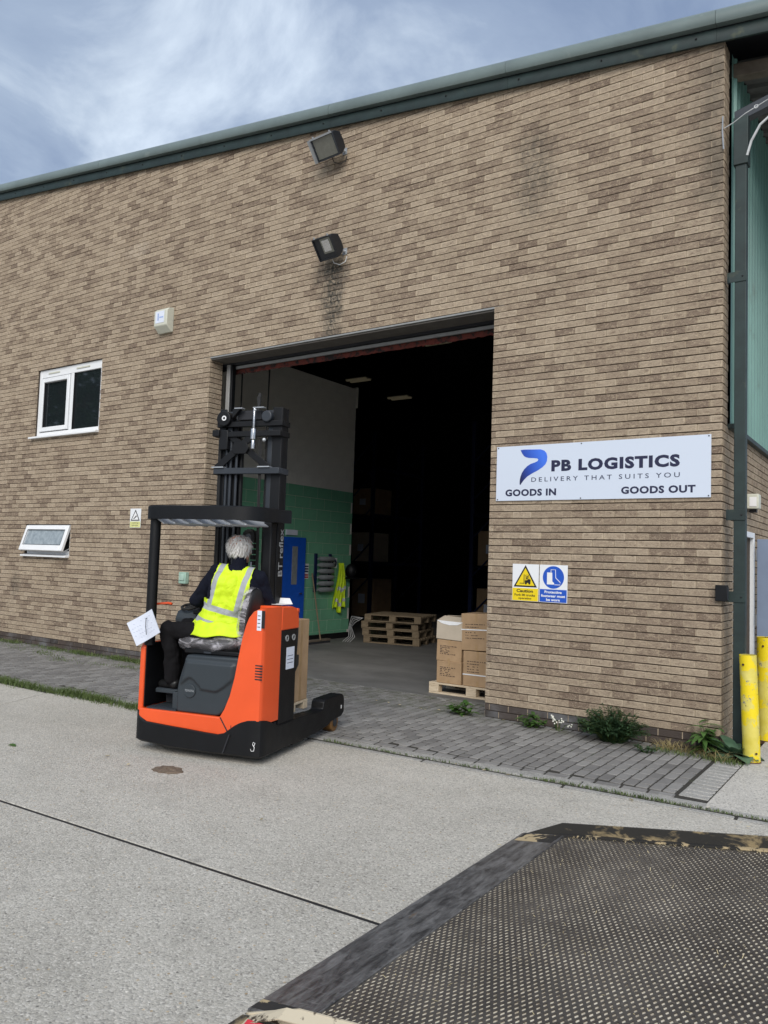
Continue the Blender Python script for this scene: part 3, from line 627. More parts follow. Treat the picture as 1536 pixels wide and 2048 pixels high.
# ------------------------------------------------------------------ things fixed to the walls
def flood(name, x, z, label, visor, w=.44, h=.33):
    o = empty(name, (x, 0, z), 0, label, 'floodlight', 'floodlights on the brick wall')
    o.scale = (.72, .72, .72)
    Hd = Matrix.Translation((-.17, -.34, -.02)) @ Matrix.Rotation(R(-4), 4, 'Z') @ Matrix.Rotation(R(38), 4, 'X')
    def P(m, name_, mt, **k):
        q = m.build(name_, mt, o, **k); q.matrix_local = Hd; return q
    b = MB(); b.prism([(-.02, -h/2), (.05, -h/2+.0), (.20, -h/2+.07), (.22, 0), (.20, h/2-.05), (.05, h/2), (-.02, h/2)], 'x', -w/2, w/2); P(b, 'housing', MT['lampbody'], bevel=.012)
    gx0, gx1, gz0, gz1 = (-w/2+.03, w/2-.03, -h/2+.035, h/2-.03) if visor else (-w/2+.17, w/2-.02, -h/2+.11, h/2-.02)
    g = MB(); g.box(gx0, gx1, -.032, -.021, gz0, gz1); P(g, 'lens', MT['lampglass'])
    if not visor: g = MB(); g.box(gx0+.03, gx1-.06, -.036, -.0325, gz0+.03, gz1-.04); P(g, 'lamp_tube', MT['chrome'], bevel=.004)
    rm = MB(); a = .022
    rm.box(-w/2, -w/2+a, -.045, -.021, -h/2, h/2); rm.box(w/2-a, w/2, -.045, -.021, -h/2, h/2); rm.box(-w/2+a, w/2-a, -.045, -.021, h/2-a, h/2); rm.box(-w/2+a, w/2-a, -.045, -.021, -h/2, -h/2+a); P(rm, 'rim', MT['lampbody'] if not visor else MT['tgrey2'], bevel=.004)
    if visor:
        v = MB(); v.box(-w/2-.012, -w/2-.004, -.13, .04, -h/2+.0, h/2); v.box(-w/2-.012, w/2, -.06, -.046, h/2-.02, h/2+.012); P(v, 'visor', MT['alu'])
    cl = MB(); [cl.cyl((sx_, -.03, h/2+.0), (sx_, -.03, h/2+.035), .016, n=8) for sx_ in (-w/2+.07, w/2-.05)]; P(cl, 'clip', MT['alu'])
    k = MB(); k.box(-.05, .05, -.012, -.001, -.06, .06); k.tube([(0, -.01, 0), (0, -.10, -.02), (-.06, -.20, -.03)], .026, 8); k.build('bracket', MT['alu'], o)
    cb = MB(); cb.tube([(-.16, -.20, -.12), (-.12, -.16, -.24), (-.03, -.10, -.27), (.04, -.03, -.2), (.05, -.006, -.1)], .008, 6); cb.build('cable', MT['cable_w'] if not visor else MT['cable'], o)
flood('floodlight', -4.66, 7.02, 'upper wide black floodlight with a silver visor below the roof verge', True, .52, .40)
flood('floodlight', -4.60, 5.66, 'lower black floodlight with a small lens above the dark water streak', False, .44, .40)

def alarm():
    o = empty('alarm_box', (-8.06, 0, 5.26), 0, 'cream wedge shaped alarm box high on the brick wall', 'alarm box')
    m = MB(); m.prism([(0, -.19), (-.045, -.20), (-.14, -.10), (-.14, .13), (-.10, .17), (0, .19)], 'x', -.15, .15); m.build('cover', MT['cream'], o, bevel=.012)
    MB().box(-.11, .09, -.1435, -.1405, -.06, .12).build('label_plate', MT['paper'], o)
    l = MB(); l.box(-.06, -.035, -.145, -.1436, -.02, .09); l.box(-.02, .07, -.145, -.1436, .015, .035); l.build('lettering', plain('faded_blue_print', (.30, .40, .66), .5), o)
alarm()
def small_boxes():
    o = empty('junction_box', (-7.36, 0, 1.32), 0, 'small pale green socket box on the brick beside the driver', 'junction box')
    MB().box(-.075, .075, -.075, .0, -.09, .08).build('case', plain('pale_green_plastic', (.30, .44, .36), .5), o, bevel=.012)
    c = MB(); c.box(-.05, .05, -.088, -.0755, -.04, .05); c.build('lid', plain('pale_green_lid', (.36, .5, .42), .4), o, bevel=.008)
    o = empty('key_box', (-.01, -.0, 1.47), 0, 'small black box on the brick corner beside the green post', 'key box')
    MB().box(-.035, .07, -.055, .0, -.075, .075).build('case', MT['tblack'], o, bevel=.006)
    MB().box(.071, .076, -.045, -.01, -.06, .06).build('lid', MT['tgrey2'], o)
    o = empty('bulkhead_lamp', (.0, 1.30, 2.42), 0, 'small square grey white lamp box on the side wall', 'lamp')
    MB().box(.0, .12, -.075, .075, -.075, .085).build('case', MT['cream'], o, bevel=.012); MB().box(.03, .1, -.082, -.076, -.05, .05).build('lens', MT['white'], o)
    MB().box(.02, .09, -.03, .04, -.11, -.076).build('sensor', MT['tblack'], o)
small_boxes()

def signs():
    # company banner
    x0, x1, z0, z1 = -2.335, -.095, 2.365, 2.965
    o = empty('company_sign', (0, 0, 0), 0, 'wide white company sign with blue swoosh logo right of the doorway', 'sign')
    MB().box(x0, x1, -.016, -.006, z0, z1).build('board', MT['banner'], o, bevel=.002)
    sc = MB(); [sc.cyl((x, -.0165, z), (x, -.0195, z), .007, n=8) for x in (x0+.02, (x0+x1)/2-.15, x1-.02) for z in (z0+.015, z1-.015)]; sc.build('screws', MT['tgrey2'], o)
    def u(cx, cy):    # crop pixels of the sign photograph -> x,z on the board
        t = (cx-102)/1322.; lo = 500-28*t; hi = 172-84*t
        return (x0+((1-(1-t)*1.0) if True else t)*(x1-x0), z0+(lo-cy)/(lo-hi)*(z1-z0))
    # perspective-correct the horizontal coordinate (near end on the right)
    def ux(cx): 
        t = (cx-102)/1322.; k = 385/328.; return x0+(t*k/(t*k+1-t))*(x1-x0)
    def U(cx, cy): return (ux(cx), u(cx, cy)[1])
    out = [(248, 190), (268, 186), (320, 185), (372, 184), (395, 192), (408, 207), (414, 228), (412, 255), (403, 275), (385, 293), (358, 312), (322, 331), (293, 350), (273, 370), (260, 388), (250, 403), (246, 396), (247, 372), (251, 350), (259, 328), (272, 307), (290, 288), (312, 273), (338, 264), (354, 256), (359, 247), (352, 240), (335, 238), (300, 237), (283, 233), (270, 226), (258, 210)]
    m = MB(); m.prism([U(*p) for p in out], 'y', -.0172, -.0162); m.build('logo', MT['logo'], o)
    def tx(txt, cxa, cxb, zb, zt, mt, bold=0, sp=1): 
        a, b = ux(cxa), ux(cxb); text_fit('lettering', txt, mt, o, a, zb, b-a, zt-zb, -.0162, bold, sp)
    tx('PB LOGISTICS', 440, 1232, u(440, 320)[1], u(440, 250)[1], MT['navy'], .05, 1.14)
    tx('DELIVERY THAT SUITS YOU', 318, 1232, u(318, 383)[1], u(318, 356)[1], MT['slate_print'], .006, 1.5)
    tx('GOODS IN', 160, 472, u(160, 472)[1], u(160, 430)[1], MT['navy'], .042, 1.1)
    tx('GOODS OUT', 872, 1330, u(872, 455)[1], u(872, 410)[1], MT['navy'], .042, 1.1)
    # caution sign
    o = empty('caution_sign', (-2.115, 0, 1.285), 0, 'white and yellow Caution fork lift trucks operating sign', 'safety sign')
    MB().box(0, .303, -.012, -.005, 0, .395).build('board', MT['wpaint'], o, bevel=.001)
    MB().box(.004, .299, -.0135, -.0121, .004, .138).build('yellow_panel', MT['yellow'], o)
    cx = .151
    MB().prism([(cx-.135, .15), (cx+.135, .15), (cx, .385)], 'y', -.0135, -.0121).build('triangle', MT['black'], o)
    MB().prism([(cx-.108, .166), (cx+.108, .166), (cx, .353)], 'y', -.0145, -.0136).build('triangle_field', MT['yellow'], o)
    t = MB(); Y = (-.0155, -.0146)
    t.prism([(cx-.005, .195), (cx+.06, .195), (cx+.062, .232), (cx+.03, .236), (cx+.02, .222), (cx-.005, .222)], 'y', *Y)
    t.prism([(cx-.018, .185), (cx-.010, .185), (cx-.010, .285), (cx-.018, .285)], 'y', *Y); t.prism([(cx-.065, .186), (cx-.0181, .186), (cx-.0181, .193), (cx-.065, .193)], 'y', *Y)
    t.tube([(cx+.01, -.015, .222), (cx+.005, -.015, .28), (cx+.035, -.015, .28), (cx+.045, -.015, .235)], .003, 5)
    for wx in (cx+.008, cx+.048): t.cyl((wx, -.0146, .190), (wx, -.0158, .190), .012, n=14)
    t.ball((cx+.022, -.015, .262), .008, 8, 6, (1, .2, 1)); t.prism([(cx+.012, .236), (cx+.03, .236), (cx+.026, .256), (cx+.016, .256)], 'y', *Y)
    t.build('pictogram', MT['black'], o)
    text_fit('lettering', 'Caution', MT['black'], o, .052, .092, .19, .034, -.0136, .03)
    text_fit('lettering', 'Fork lift trucks', MT['black'], o, .03, .052, .235, .026, -.0136, .02)
    text_fit('lettering', 'operating', MT['black'], o, .075, .014, .15, .026, -.0136, .02)
    # footwear sign
    o = empty('footwear_sign', (-1.802, 0, 1.285), 0, 'white and blue Protective footwear must be worn sign', 'safety sign')
    MB().box(0, .31, -.012, -.005, 0, .395).build('board', MT['wpaint'], o, bevel=.001)
    MB().box(.006, .304, -.0135, -.0121, .006, .138).build('blue_panel', MT['sblue'], o)
    m = MB(); m.cyl((.155, -.0121, .265), (.155, -.0135, .265), .118, n=40); m.build('disc', MT['sblue'], o)
    m = MB(); m.prism([(.085, .19), (.165, .19), (.165, .206), (.145, .222), (.142, .315), (.085, .315)], 'y', -.0145, -.0136)
    m.build('boot', MT['white'], o)
    m = MB(); m.tube([(.128, -.014, .318), (.128, -.014, .345), (.178, -.014, .345), (.182, -.014, .26), (.232, -.014, .215), (.230, -.014, .188), (.170, -.014, .188)], .004, 5); m.build('boot_outline', MT['white'], o)
    for i, (s_, a, wd) in enumerate((('Protective', .06, .19), ('footwear must', .022, .266), ('be worn', .08, .15))): text_fit('lettering', s_, MT['white'], o, a, .096-.04*i, wd, .028, -.0136, .03)
    # camera warning notice
    o = empty('camera_notice', (-8.71, 0, 2.05), 0, 'small white and yellow camera warning notice on the brick', 'safety sign')
    MB().box(0, .26, -.01, -.004, 0, .30).build('board', MT['wpaint'], o, bevel=.001)
    MB().box(.006, .254, -.0115, -.0101, .006, .098).build('yellow_panel', plain('pale_yellow_print', (.62, .62, .25), .5), o)
    MB().prism([(.02, .11), (.24, .11), (.13, .285)], 'y', -.0115, -.0101).build('triangle', MT['black'], o)
    MB().prism([(.048, .125), (.212, .125), (.13, .255)], 'y', -.0125, -.0116).build('triangle_field', MT['white'], o)
    MB().prism([(.085, .14), (.10, .135), (.165, .175), (.155, .195)], 'y', -.0135, -.0126).build('pictogram', MT['black'], o)
    for z in (.06, .025): text_fit('lettering', 'CCTV in' if z > .05 else 'operation', MT['slate_print'], o, .05, z, .16, .022, -.0116, 0)
signs()

def post():
    o = empty('drain_post', (.145, .08, 0), 0, 'dark green square steel post strapped to the brick corner', 'post')
    MB().box(-.05, .05, -.05, .05, 0, 6.0).build('shaft', MT['green_dark'], o, bevel=.006)
    for z in (1.44, 2.2, 4.46):
        b = MB(); b.box(-.105, .055, -.058, -.0505, z-.05, z+.05); b.box(-.115, -.106, -.058, .0, z-.05, z+.05); b.build('bracket', MT['green_dark'], o, bevel=.003)
        bb = MB(); bb.ball((.02, -.06, z), .008, 6, 4); bb.build('bolt', MT['black'], o)
    c = MB(); c.box(-.065, .065, -.065, .065, 5.55, 6.02); c.build('collar', MT['green_dark'], o, bevel=.006)
    a = MB(); vs = [(x, y, z0+z) for x, z0 in ((-.06, 6.03), (1.4, 6.42)) for y, z in ((-.05, -.06), (.05, -.06), (.05, .06), (-.05, .06))]; a.add(vs, [(0, 1, 2, 3), (7, 6, 5, 4), (0, 4, 5, 1), (1, 5, 6, 2), (2, 6, 7, 3), (3, 7, 4, 0)]); a.build('arm', MT['tgrey2'], o, bevel=.005)
    w = empty('overhead_cable', (0, 0, 0), 0, 'pale overhead wire tied to the top of the green post', 'cable')
    MB().tube([(.005, -.01, 5.93), (.09, -.03, 5.95), (.2, -.08, 5.98), (.4, -.14, 6.02), (.8, -.25, 6.1)], .005, 6).build('wire', MT['cable_w'], w)
    t = MB(); t.tube([(.30+.016*math.cos(a), -.115, 6.0+.016*math.sin(a)) for a in [i*.8 for i in range(8)]], .004, 5, closed=True); t.build('eyelet', MT['cable_w'], w)
    MB().tube([(-.01, -.012, 6.05), (-.012, -.014, 5.9), (.0, -.018, 5.72)], .007, 5).build('clip_rod', MT['alu'], w)
    w2 = empty('drooping_cable', (0, 0, 0), 0, 'pale cable looping down from the right to the green post', 'cable')
    MB().tube([(.20, .02, 5.62), (.24, .0, 5.74), (.32, -.03, 5.86), (.5, -.05, 5.98), (.8, -.06, 6.1)], .012, 6).build('wire', MT['cable_w'], w2)
post()

def bollard(name, loc, tilt, r, h, label, sq):
    o = empty(name, loc, 0, label, 'bollard', 'yellow bollards at the corner'); o.rotation_euler = (0, tilt, 0)
    m = MB(); n = 20
    def fn(u, v):
        a = 2*math.pi*u; q = r*(1+.015*mnoise.noise((math.cos(a)*2, math.sin(a)*2, v*5)))
        return (q*math.cos(a), q*math.sin(a), v*h)
    m.grid(fn, n, 14, True); m.build('tube', MT['flake'], o, smooth=True)
    t = MB(); t.ring((0, 0, h-.001), (0, 0, 1), r*.86, r*.995, .004, 20); t.build('rim', MT['flake'], o)
    i = MB(); i.cyl((0, 0, h-.12), (0, 0, h-.1), r*.86, n=16); i.build('fill', MT['dark_in'], o)
    hl = MB(); hl.cyl((-.03, -r*.99, h-.08), (-.03, -r*1.02, h-.08), .011, n=8); hl.cyl((.05, -r*.9, .09), (.052, -r*.95, .09), .010, n=8); hl.build('bolt_hole', plain('rusty_hole', (.05, .022, .01), .8), o)
    f = MB(); f.cyl((0, 0, -.02), (0, 0, .012), r*1.08, n=18); f.build('foot', plain('rusty_foot', (.11, .06, .03), .8, 0, .4, 20), o)
bollard('bollard', (.285, -.13, 0), R(-2.2), .072, .935, 'leaning flaking yellow bollard nearest the brick corner', 0)
bollard('bollard', (.252, .95, 0), R(0), .105, 1.02, 'wider yellow bollard behind at the right edge beside the grey door', 0)

# ================================================================== REACH TRUCK (local x = width, -1.2..0; y = forward towards the doorway; z up)
TR = empty('reach_truck', (-2.8, -3.12, 0), R(14), 'orange and black reach truck with tall mast entering the doorway', 'forklift')
def truck():
    def B(m, n, mt, p=TR, **k): return m.build(n, mt, p, **k)
    # black skirt: wall with varying top edge, following the rounded plan
    plan = [(-1.245, .62, .36), (-1.245, .3, .355), (-1.245, .12, .35), (-1.235, .05, .345), (-1.21, .015, .325), (-1.175, -.003, .28), (-1.12, -.010, .25), (-.9, -.018, .238), (-.7, -.024, .23), (-.5, -.024, .22), (-.39, -.020, .217), (-.33, -.016, .232), (-.29, -.012, .262), (-.24, -.008, .30), (-.18, -.003, .335), (-.12, -.004, .353), (-.05, -.004, .36), (-.012, .012, .36), (.003, .04, .356), (.005, .10, .344), (.005, .15, .328), (.005, .22, .30), (.005, .30, .275), (.004, .45, .272), (.003, .62, .272)]
    m = MB(); n = len(plan); cx, cy = -.6, .5; vs = []
    for x, y, t in plan:
        d = Vector((cx-x, cy-y)); d.normalize(); ix, iy = x+d.x*.05, y+d.y*.05
        bt = .055 if x > -1.1 else .075
        vs += [(x+d.x*.03, y+d.y*.03, bt), (x, y, bt+.02), (x, y, t-.006), (x+d.x*.006, y+d.y*.006, t), (ix, iy, t), (ix, iy, bt)]
    fs = []
    for i in range(n-1):
        for j in range(6): fs.append((i*6+j, (i+1)*6+j, (i+1)*6+(j+1) % 6, i*6+(j+1) % 6))
    fs += [tuple(range(6)), tuple(range((n-1)*6+5, (n-1)*6-1, -1))]
    m.add(vs, fs); sk = B(m, 'skirt', MT['tblack'], smooth=True, angle=32)
    # panel gaps on the skirt and small swirl mark
    g = MB(); g.prism([(-.335, .075), (-.325, .075), (-.27, .23), (-.28, .23)], 'y', -.0265, -.012); g.build('panel_gap', MT['dark_in'], sk)
    s = MB(); s.tube([(-.055, -.0035, .16), (-.045, -.005, .185), (-.062, -.004, .19), (-.068, -.003, .172), (-.05, -.005, .15), (-.055, -.004, .122), (-.078, -.003, .118), (-.085, -.002, .135)], .0028, 5); s.location = None; s.build('swirl_mark', MT['white'], sk)
    # under-chassis
    c = MB(); c.box(-1.14, -.03, .06, .62, .09, .30); B(c, 'chassis', MT['dark_in'])
    # orange sill + left fender + right body
    m = MB(); m.box(-1.19, -.37, .006, .05, .2, .352); B(m, 'sill_panel', MT['orange'], bevel=.01)
    m = MB(); m.prism([(.03, .28), (.03, .86), (.06, .90), (.50, .90), (.58, .8), (.58, .28)], 'x', -1.225, -1.175); B(m, 'fender_panel', MT['orange'], bevel=.014, seg=3)
    m = MB(); m.box(-1.174, -1.165, .045, .6, .36, .895); B(m, 'fender_lining', MT['tblack'])
    h = MB(); h.tube([(-1.195, .12, .9), (-1.195, .12, 1.19), (-1.195, .17, 1.225), (-1.10, .22, 1.235), (-1.06, .22, 1.23)], .011, 8); B(h, 'grab_handle', MT['orange'])
    prof = [(-.40, .205), (-.395, .34), (-.345, .42), (-.30, .53), (-.262, .68), (-.235, .84), (-.205, 1.0), (-.175, 1.12), (-.15, 1.18), (-.11, 1.228), (-.06, 1.25), (-.012, 1.255), (-.012, .32), (-.15, .32), (-.24, .285), (-.30, .235), (-.36, .205)]
    # loft along y with a rounded rear-right edge
    secs = [(.012, .05, .02), (.0, .035, .012), (.02, .012, .004), (.05, .003, 0.0), (.10, 0, 0), (.30, 0, 0)]
    m = MB(); P = len(prof); vs = []
    for y, inx, inz in [(.018, .045, .012), (.004, .030, .006), (.001, .012, .0), (.02, .0, .0)][:0] + [(.0, .03, .01), (.006, .016, .004), (.02, .006, .001), (.045, 0, 0), (.30, 0, 0)]:
        for x, z in prof:
            k = max(0, min(1, (x+.40)/.388)); xx = x - inx*(1 if x > -.02 else 0) + (inx*.0); zz = z-(inz if z > 1.1 else 0)
            vs.append((xx, y, zz))
    fs = [tuple(range(P-1, -1, -1)), tuple(range(4*P, 5*P))]
    for i in range(4):
        for j in range(P): fs.append((i*P+j, i*P+(j+1) % P, (i+1)*P+(j+1) % P, (i+1)*P+j))
    m.add(vs, fs); bd = B(m, 'body_cover', MT['orange'], smooth=True, angle=30)
    m = MB(); m.prism([(.301, 1.055), (.301, 1.255), (.48, 1.252), (.56, 1.235), (.605, 1.19), (.62, 1.12), (.618, 1.055)], 'x', -.24, -.008); B(m, 'top_cover', MT['orange'], bevel=.012, seg=3)
    m = MB(); m.prism([(-.386, .352), (-.376, .356), (-.285, .225), (-.295, .22)], 'y', -.002, .002); m.build('panel_gap', MT['dark_in'], bd)
    m = MB(); m.box(-.279, -.273, -.0015, .004, .225, .30); m.build('panel_gap', MT['dark_in'], bd)
    for i in range(6): MB().box(-.075, -.012, -.0015, .005, .68+.022*i, .69+.022*i).build('vent_slot', MT['dark_in'], bd)
    st = MB(); st.box(-.075, -.035, -.0012, .0, 1.075, 1.235); stp = st.build('sticker', MT['paper'], bd)
    st = MB(); st.box(-.034, -.004, -.0012, .0, 1.095, 1.235); st.build('sticker', MT['black'], bd)
    l = MB(); [l.box(-.07, -.045, -.0022, -.0013, z, z+.006) for z in (1.10, 1.13, 1.16, 1.19)]; l.build('sticker_print', MT['print'], bd)
    # side plate with two lifting eyes and a label
    m = MB(); m.box(-.24, -.010, .303, .585, .27, 1.054); pl = B(m, 'side_plate', MT['tblack'], bevel=.006)
    for y in (.40, .52):
        r_ = MB(); r_.ring((-.0095, y, .985), (1, 0, 0), .017, .027, .006, 18); r_.build('lifting_eye', MT['alu'], pl)
    MB().box(-.0098, -.0085, .40, .545, .72, .905).build('label_plate', MT['paper'], pl)
    l = MB(); [l.box(-.0084, -.0078, .42, .525, z, z+.005) for z in (.77, .80, .83)]; l.build('label_print', MT['slate_print'], pl)
    b = MB(); b.tube([(-.05, .64, 1.2), (-.05, .645, 1.0), (-.06, .65, .82)], .022, 8); b.tube([(-.06, .65, .82), (-.06, .64, .74), (-.07, .62, .66)], [.04, .045, .03], 10); B(b, 'hose', MT['rubber'], smooth=True)
    b = MB(); b.box(-.11, -.03, .622, .66, 1.185, 1.225); B(b, 'red_cap', MT['orange'], bevel=.006)
    # outrigger legs with load wheels
    for s_, xo in ((1, 0.0), (-1, -1.2)):
        xi = xo-.135*s_; a, bx_ = min(xo, xi), max(xo, xi)
        m = MB(); m.prism([(.55, .055), (.55, .275), (.8, .268), (1.12, .25), (1.17, .262), (1.185, .325), (1.22, .345), (1.60, .342), (1.645, .32), (1.66, .27), (1.66, .16), (1.60, .125), (1.36, .115), (1.30, .09), (1.1, .07)], 'x', a+.0005, bx_-.0005)
        lg = B(m, 'outrigger_leg', MT['tblack'], bevel=.010)
        w_ = MB(); w_.cyl((a+.02, 1.46, .088), (bx_-.012, 1.46, .088), .088, n=28); w_.build('load_wheel', MT['amber'], lg, bevel=.008)
        hb = MB(); hb.cyl((bx_-.012, 1.46, .088), (bx_-.004, 1.46, .088), .04, n=18); hb.build('wheel_hub', MT['tgrey2'], lg)
        mk = MB(); mk.box(bx_-.0006, bx_+.0008, 1.575, 1.595, .20, .235) if s_ > 0 else mk.box(a-.0008, a+.0006, 1.575, 1.595, .20, .235); mk.build('leg_mark', MT['white'], lg)
    # drive wheel under the skirt
    MB().cyl((-.62, .25, .15), (-.48, .25, .15), .15, n=24).build('drive_wheel', MT['rubber'], TR, bevel=.01)
    # grey seat pedestal with raised bulge and round emblem
    poly = [(-.752, .83), (-.235, .835), (-.245, .74), (-.268, .62), (-.315, .49), (-.375, .39), (-.42, .357), (-.46, .352), (-.828, .352), (-.832, .54), (-.822, .60), (-.80, .68)]
    m = MB(); m.prism(poly, 'y', .03, .42); pn = B(m, 'seat_pedestal', MT['tgrey'], bevel=.016, seg=3)
    # sculpted upper face: heightfield bulge
    def bulge(u, v):
        x = -.80+u*.53; z = .47+v*.335
        xl = -.825+(z-.54)*.22 if z > .54 else -.825; xr = -.27+(z-.62)*.12 if z > .62 else -.27-(.62-z)*.45
        xx = xl+.012+(xr-xl-.03)*u
        # boundary below which the face is recessed
        arch = .545+.085*math.exp(-((xx+.70)/.085)**2)
        b_ = arch if xx < -.60 else .545-.01*math.sin((xx+.60)*6)+max(0, (xx+.45))**1.3*1.25
        t_ = max(0, min(1, (z-b_)/.022)); t_ = t_*t_*(3-2*t_); tp = max(0, min(1, (.79-z)/.02))
        e = max(0, min(1, (1-u)/.06))*max(0, min(1, u/.05))
        return (xx, .0285-.022*t_*tp*e, z)
    m = MB(); m.grid(bulge, 44, 36); m.build('pedestal_face', MT['tgrey'], pn, smooth=True, angle=80)
    e = MB(); e.cyl((-.70, .029, .535), (-.70, .018, .535), .058, .055, 28); em = e.build('emblem', MT['tgrey'], pn, bevel=.003)
    text_fit('lettering', 'TOYOTA', MT['alu'], em, -.745, .528, .09, .018, .0172, .01)
    # steps
    s = MB(); s.box(-1.13, -.835, .03, .30, .352, .362); B(s, 'step', MT['tgrey'])
    s = MB(); s.box(-1.13, -.836, .14, .62, .47, .505); s.box(-.895, -.836, .06, .139, .362, .505); B(s, 'step', MT['tgrey'], bevel=.006)
    s = MB(); [s.box(-1.125, -.84, .045+.03*i, .058+.03*i, .362, .367) for i in range(3)]; [s.box(-1.125, -.84, .15+.03*i, .163+.03*i, .505, .51) for i in range(12)]; B(s, 'step_ribs', MT['tgrey2'])
    s = MB(); s.box(-1.13, -.836, .30, .31, .362, .47); B(s, 'step_riser', MT['dark_in'])
    # compartment walls
    s = MB(); s.box(-1.13, -.24, .60, .63, .30, 1.05); s.box(-1.13, -.83, .56, .60, .5, .98); B(s, 'bulkhead', MT['tblack'], bevel=.006)
    # control console
    c = MB(); c.prism([(.40, .98), (.36, 1.09), (.40, 1.16), (.62, 1.225), (.70, 1.2), (.70, .98)], 'x', -1.13, -.64); cn = B(c, 'control_console', MT['tgrey'], bevel=.02, seg=3)
    c = MB(); c.box(-.92, -.80, .33, .46, 1.14, 1.185); c.build('lever_block', MT['tblack'], cn, bevel=.012); c = MB(); [c.tube([(x, .42, 1.17), (x-.01, .40, 1.24)], [.009, .013], 8) for x in (-.89, -.85, -.81)]; c.build('levers', MT['rubber'], cn)
    w_ = MB(); w_.tube([(-1.02+.075*math.cos(a), .44+.075*math.sin(a), 1.20+.02*math.sin(a)) for a in [i*math.pi/10 for i in range(20)]], .012, 8, closed=True); w_.cyl((-1.02, .44, 1.14), (-1.02, .44, 1.20), .03, n=12); w_.build('steering_wheel', MT['rubber'], cn, smooth=True)
    # overhead guard
    out = [(-1.2, .62), (-1.2, .12), (-1.19, .06), (-1.16, .02), (-1.1, -.01), (-.9, -.045), (-.7, -.06), (-.5, -.06), (-.3, -.045), (-.2, -.02), (-.13, .025), (-.085, .09), (-.065, .18), (-.06, .30), (-.055, .44), (-.015, .505), (-.06, .53)]
    m = MB(); n = len(out); vs = []
    for x, y in [(q_[0]-.05, q_[1]) for q_ in out]:
        d = Vector((-.65-x, .4-y)); d.normalize()
        vs += [(x, y, 1.965), (x, y, 2.072), (x+d.x*.012, y+d.y*.012, 2.08), (x+d.x*.06, y+d.y*.06, 2.08), (x+d.x*.06, y+d.y*.06, 1.965)]
    fs = [(i*5+j, (i+1)*5+j, (i+1)*5+(j+1) % 5, i*5+(j+1) % 5) for i in range(n-1) for j in range(5)]+[(0, 1, 2, 3, 4), tuple((n-1)*5+j for j in (4, 3, 2, 1, 0))]
    m.add(vs, fs); gd = B(m, 'overhead_guard', MT['tblack'], smooth=True, angle=35)
    MB().box(-1.25, -.15, .44, .52, 1.965, 2.08).build('guard_crossbar', MT['tblack'], gd, bevel=.01)
    for i in range(7):
        x = -1.08+i*.135; mt = Matrix.Translation((x, 0, 1.948)) @ Matrix.Rotation(R(30), 4, 'Y')
        q = MB().box(-.042, .042, .0 if 0 < i < 6 else .03, .5, -.006, .006); q.build('guard_slat', MT['slat'], gd, bevel=.003).matrix_local = mt
    m = MB(); m.tube([(-1.165, .075, .88), (-1.165, .075, 1.4), (-1.16, .07, 1.97)], .045, 18); B(m, 'guard_post', MT['tblack'], smooth=True)
    m = MB(); m.box(-.285, -.20, .40, .495, .85, 1.97); B(m, 'guard_pillar', MT['tblack'], bevel=.012, seg=3)
    # mast
    yc = .50
    def chan(x0, x1, y0, y1, z0, z1, n='mast_profile', mt='tblack', open_=0):
        m = MB(); t_ = .018
        m.box(x0, x1, y0, y0+t_, z0, z1); m.box(x0, x1, y1-t_, y1, z0, z1)
        (m.box(x0, x0+t_, y0+t_, y1-t_, z0+.001, z1-.001) if open_ else m.box(x1-t_, x1, y0+t_, y1-t_, z0+.001, z1-.001)); return B(m, n, MT[mt], bevel=.004)
    ms = chan(-.29, -.195, yc, yc+.125, .12, 3.0); chan(-.835, -.77, yc, yc+.125, .12, 3.0, open_=1)
    chan(-.345, -.297, yc+.02, yc+.115, .14, 2.98, mt='tgrey2'); chan(-.765, -.715, yc+.02, yc+.115, .14, 2.98, open_=1, mt='tgrey2')
    chan(-.705, -.66, yc+.03, yc+.11, .16, 2.9, open_=1); 
    for x in (-.70, -.64, -.745): MB().cyl((x, yc-.005, .3), (x, yc-.005, 2.78), .013, n=10).build('chain', MT['tgrey2'], TR)
    MB().cyl((-.365, yc+.05, .2), (-.365, yc+.05, 2.72), .013, n=12).build('lift_cylinder', MT['tblack'], TR, smooth=True)
    MB().cyl((-.63, yc+.06, .2), (-.63, yc+.06, 2.70), .022, n=12).build('lift_cylinder', MT['tblack'], TR, smooth=True)
    for z, h_, a in ((2.40, .055, .0), (2.735, .05, .0), (2.83, .05, .03)):
        m = MB(); m.box(-.85, -.18, yc-.055+a, yc-.012+a, z, z+h_); m.box(-.85, -.84, yc-.012+a, yc+.12, z, z+h_); m.box(-.193, -.18, yc-.012+a, yc+.128, z, z+h_); B(m, 'cross_member', MT['tgrey2'] if z < 2.5 else MT['tblack'], bevel=.005)
    m = MB(); m.box(-.66, -.42, yc+.02, yc+.10, 2.90, 2.985); B(m, 'top_tie', MT['dark_in'], bevel=.005)
    # X-shaped brace plate
    def xarm(a, b, w):
        a, b = Vector((a[0], 0, a[1])), Vector((b[0], 0, b[1])); d = (b-a).normalized(); nrm = Vector((-d.z, 0, d.x))*w
        return [((a+nrm).x, (a+nrm).z), ((a-nrm).x, (a-nrm).z), ((b-nrm).x, (b-nrm).z), ((b+nrm).x, (b+nrm).z)]
    m = MB(); m.prism(xarm((-.83, 2.45), (-.42, 2.78), .032), 'y', yc-.05, yc-.035); m.prism(xarm((-.70, 2.75), (-.30, 2.455), .03), 'y', yc-.0345, yc-.02); m.prism([(-.64, 2.58), (-.52, 2.58), (-.49, 2.63), (-.52, 2.69), (-.64, 2.69), (-.67, 2.63)], 'y', yc-.06, yc-.0505); B(m, 'brace_plate', MT['tblack'], bevel=.004)
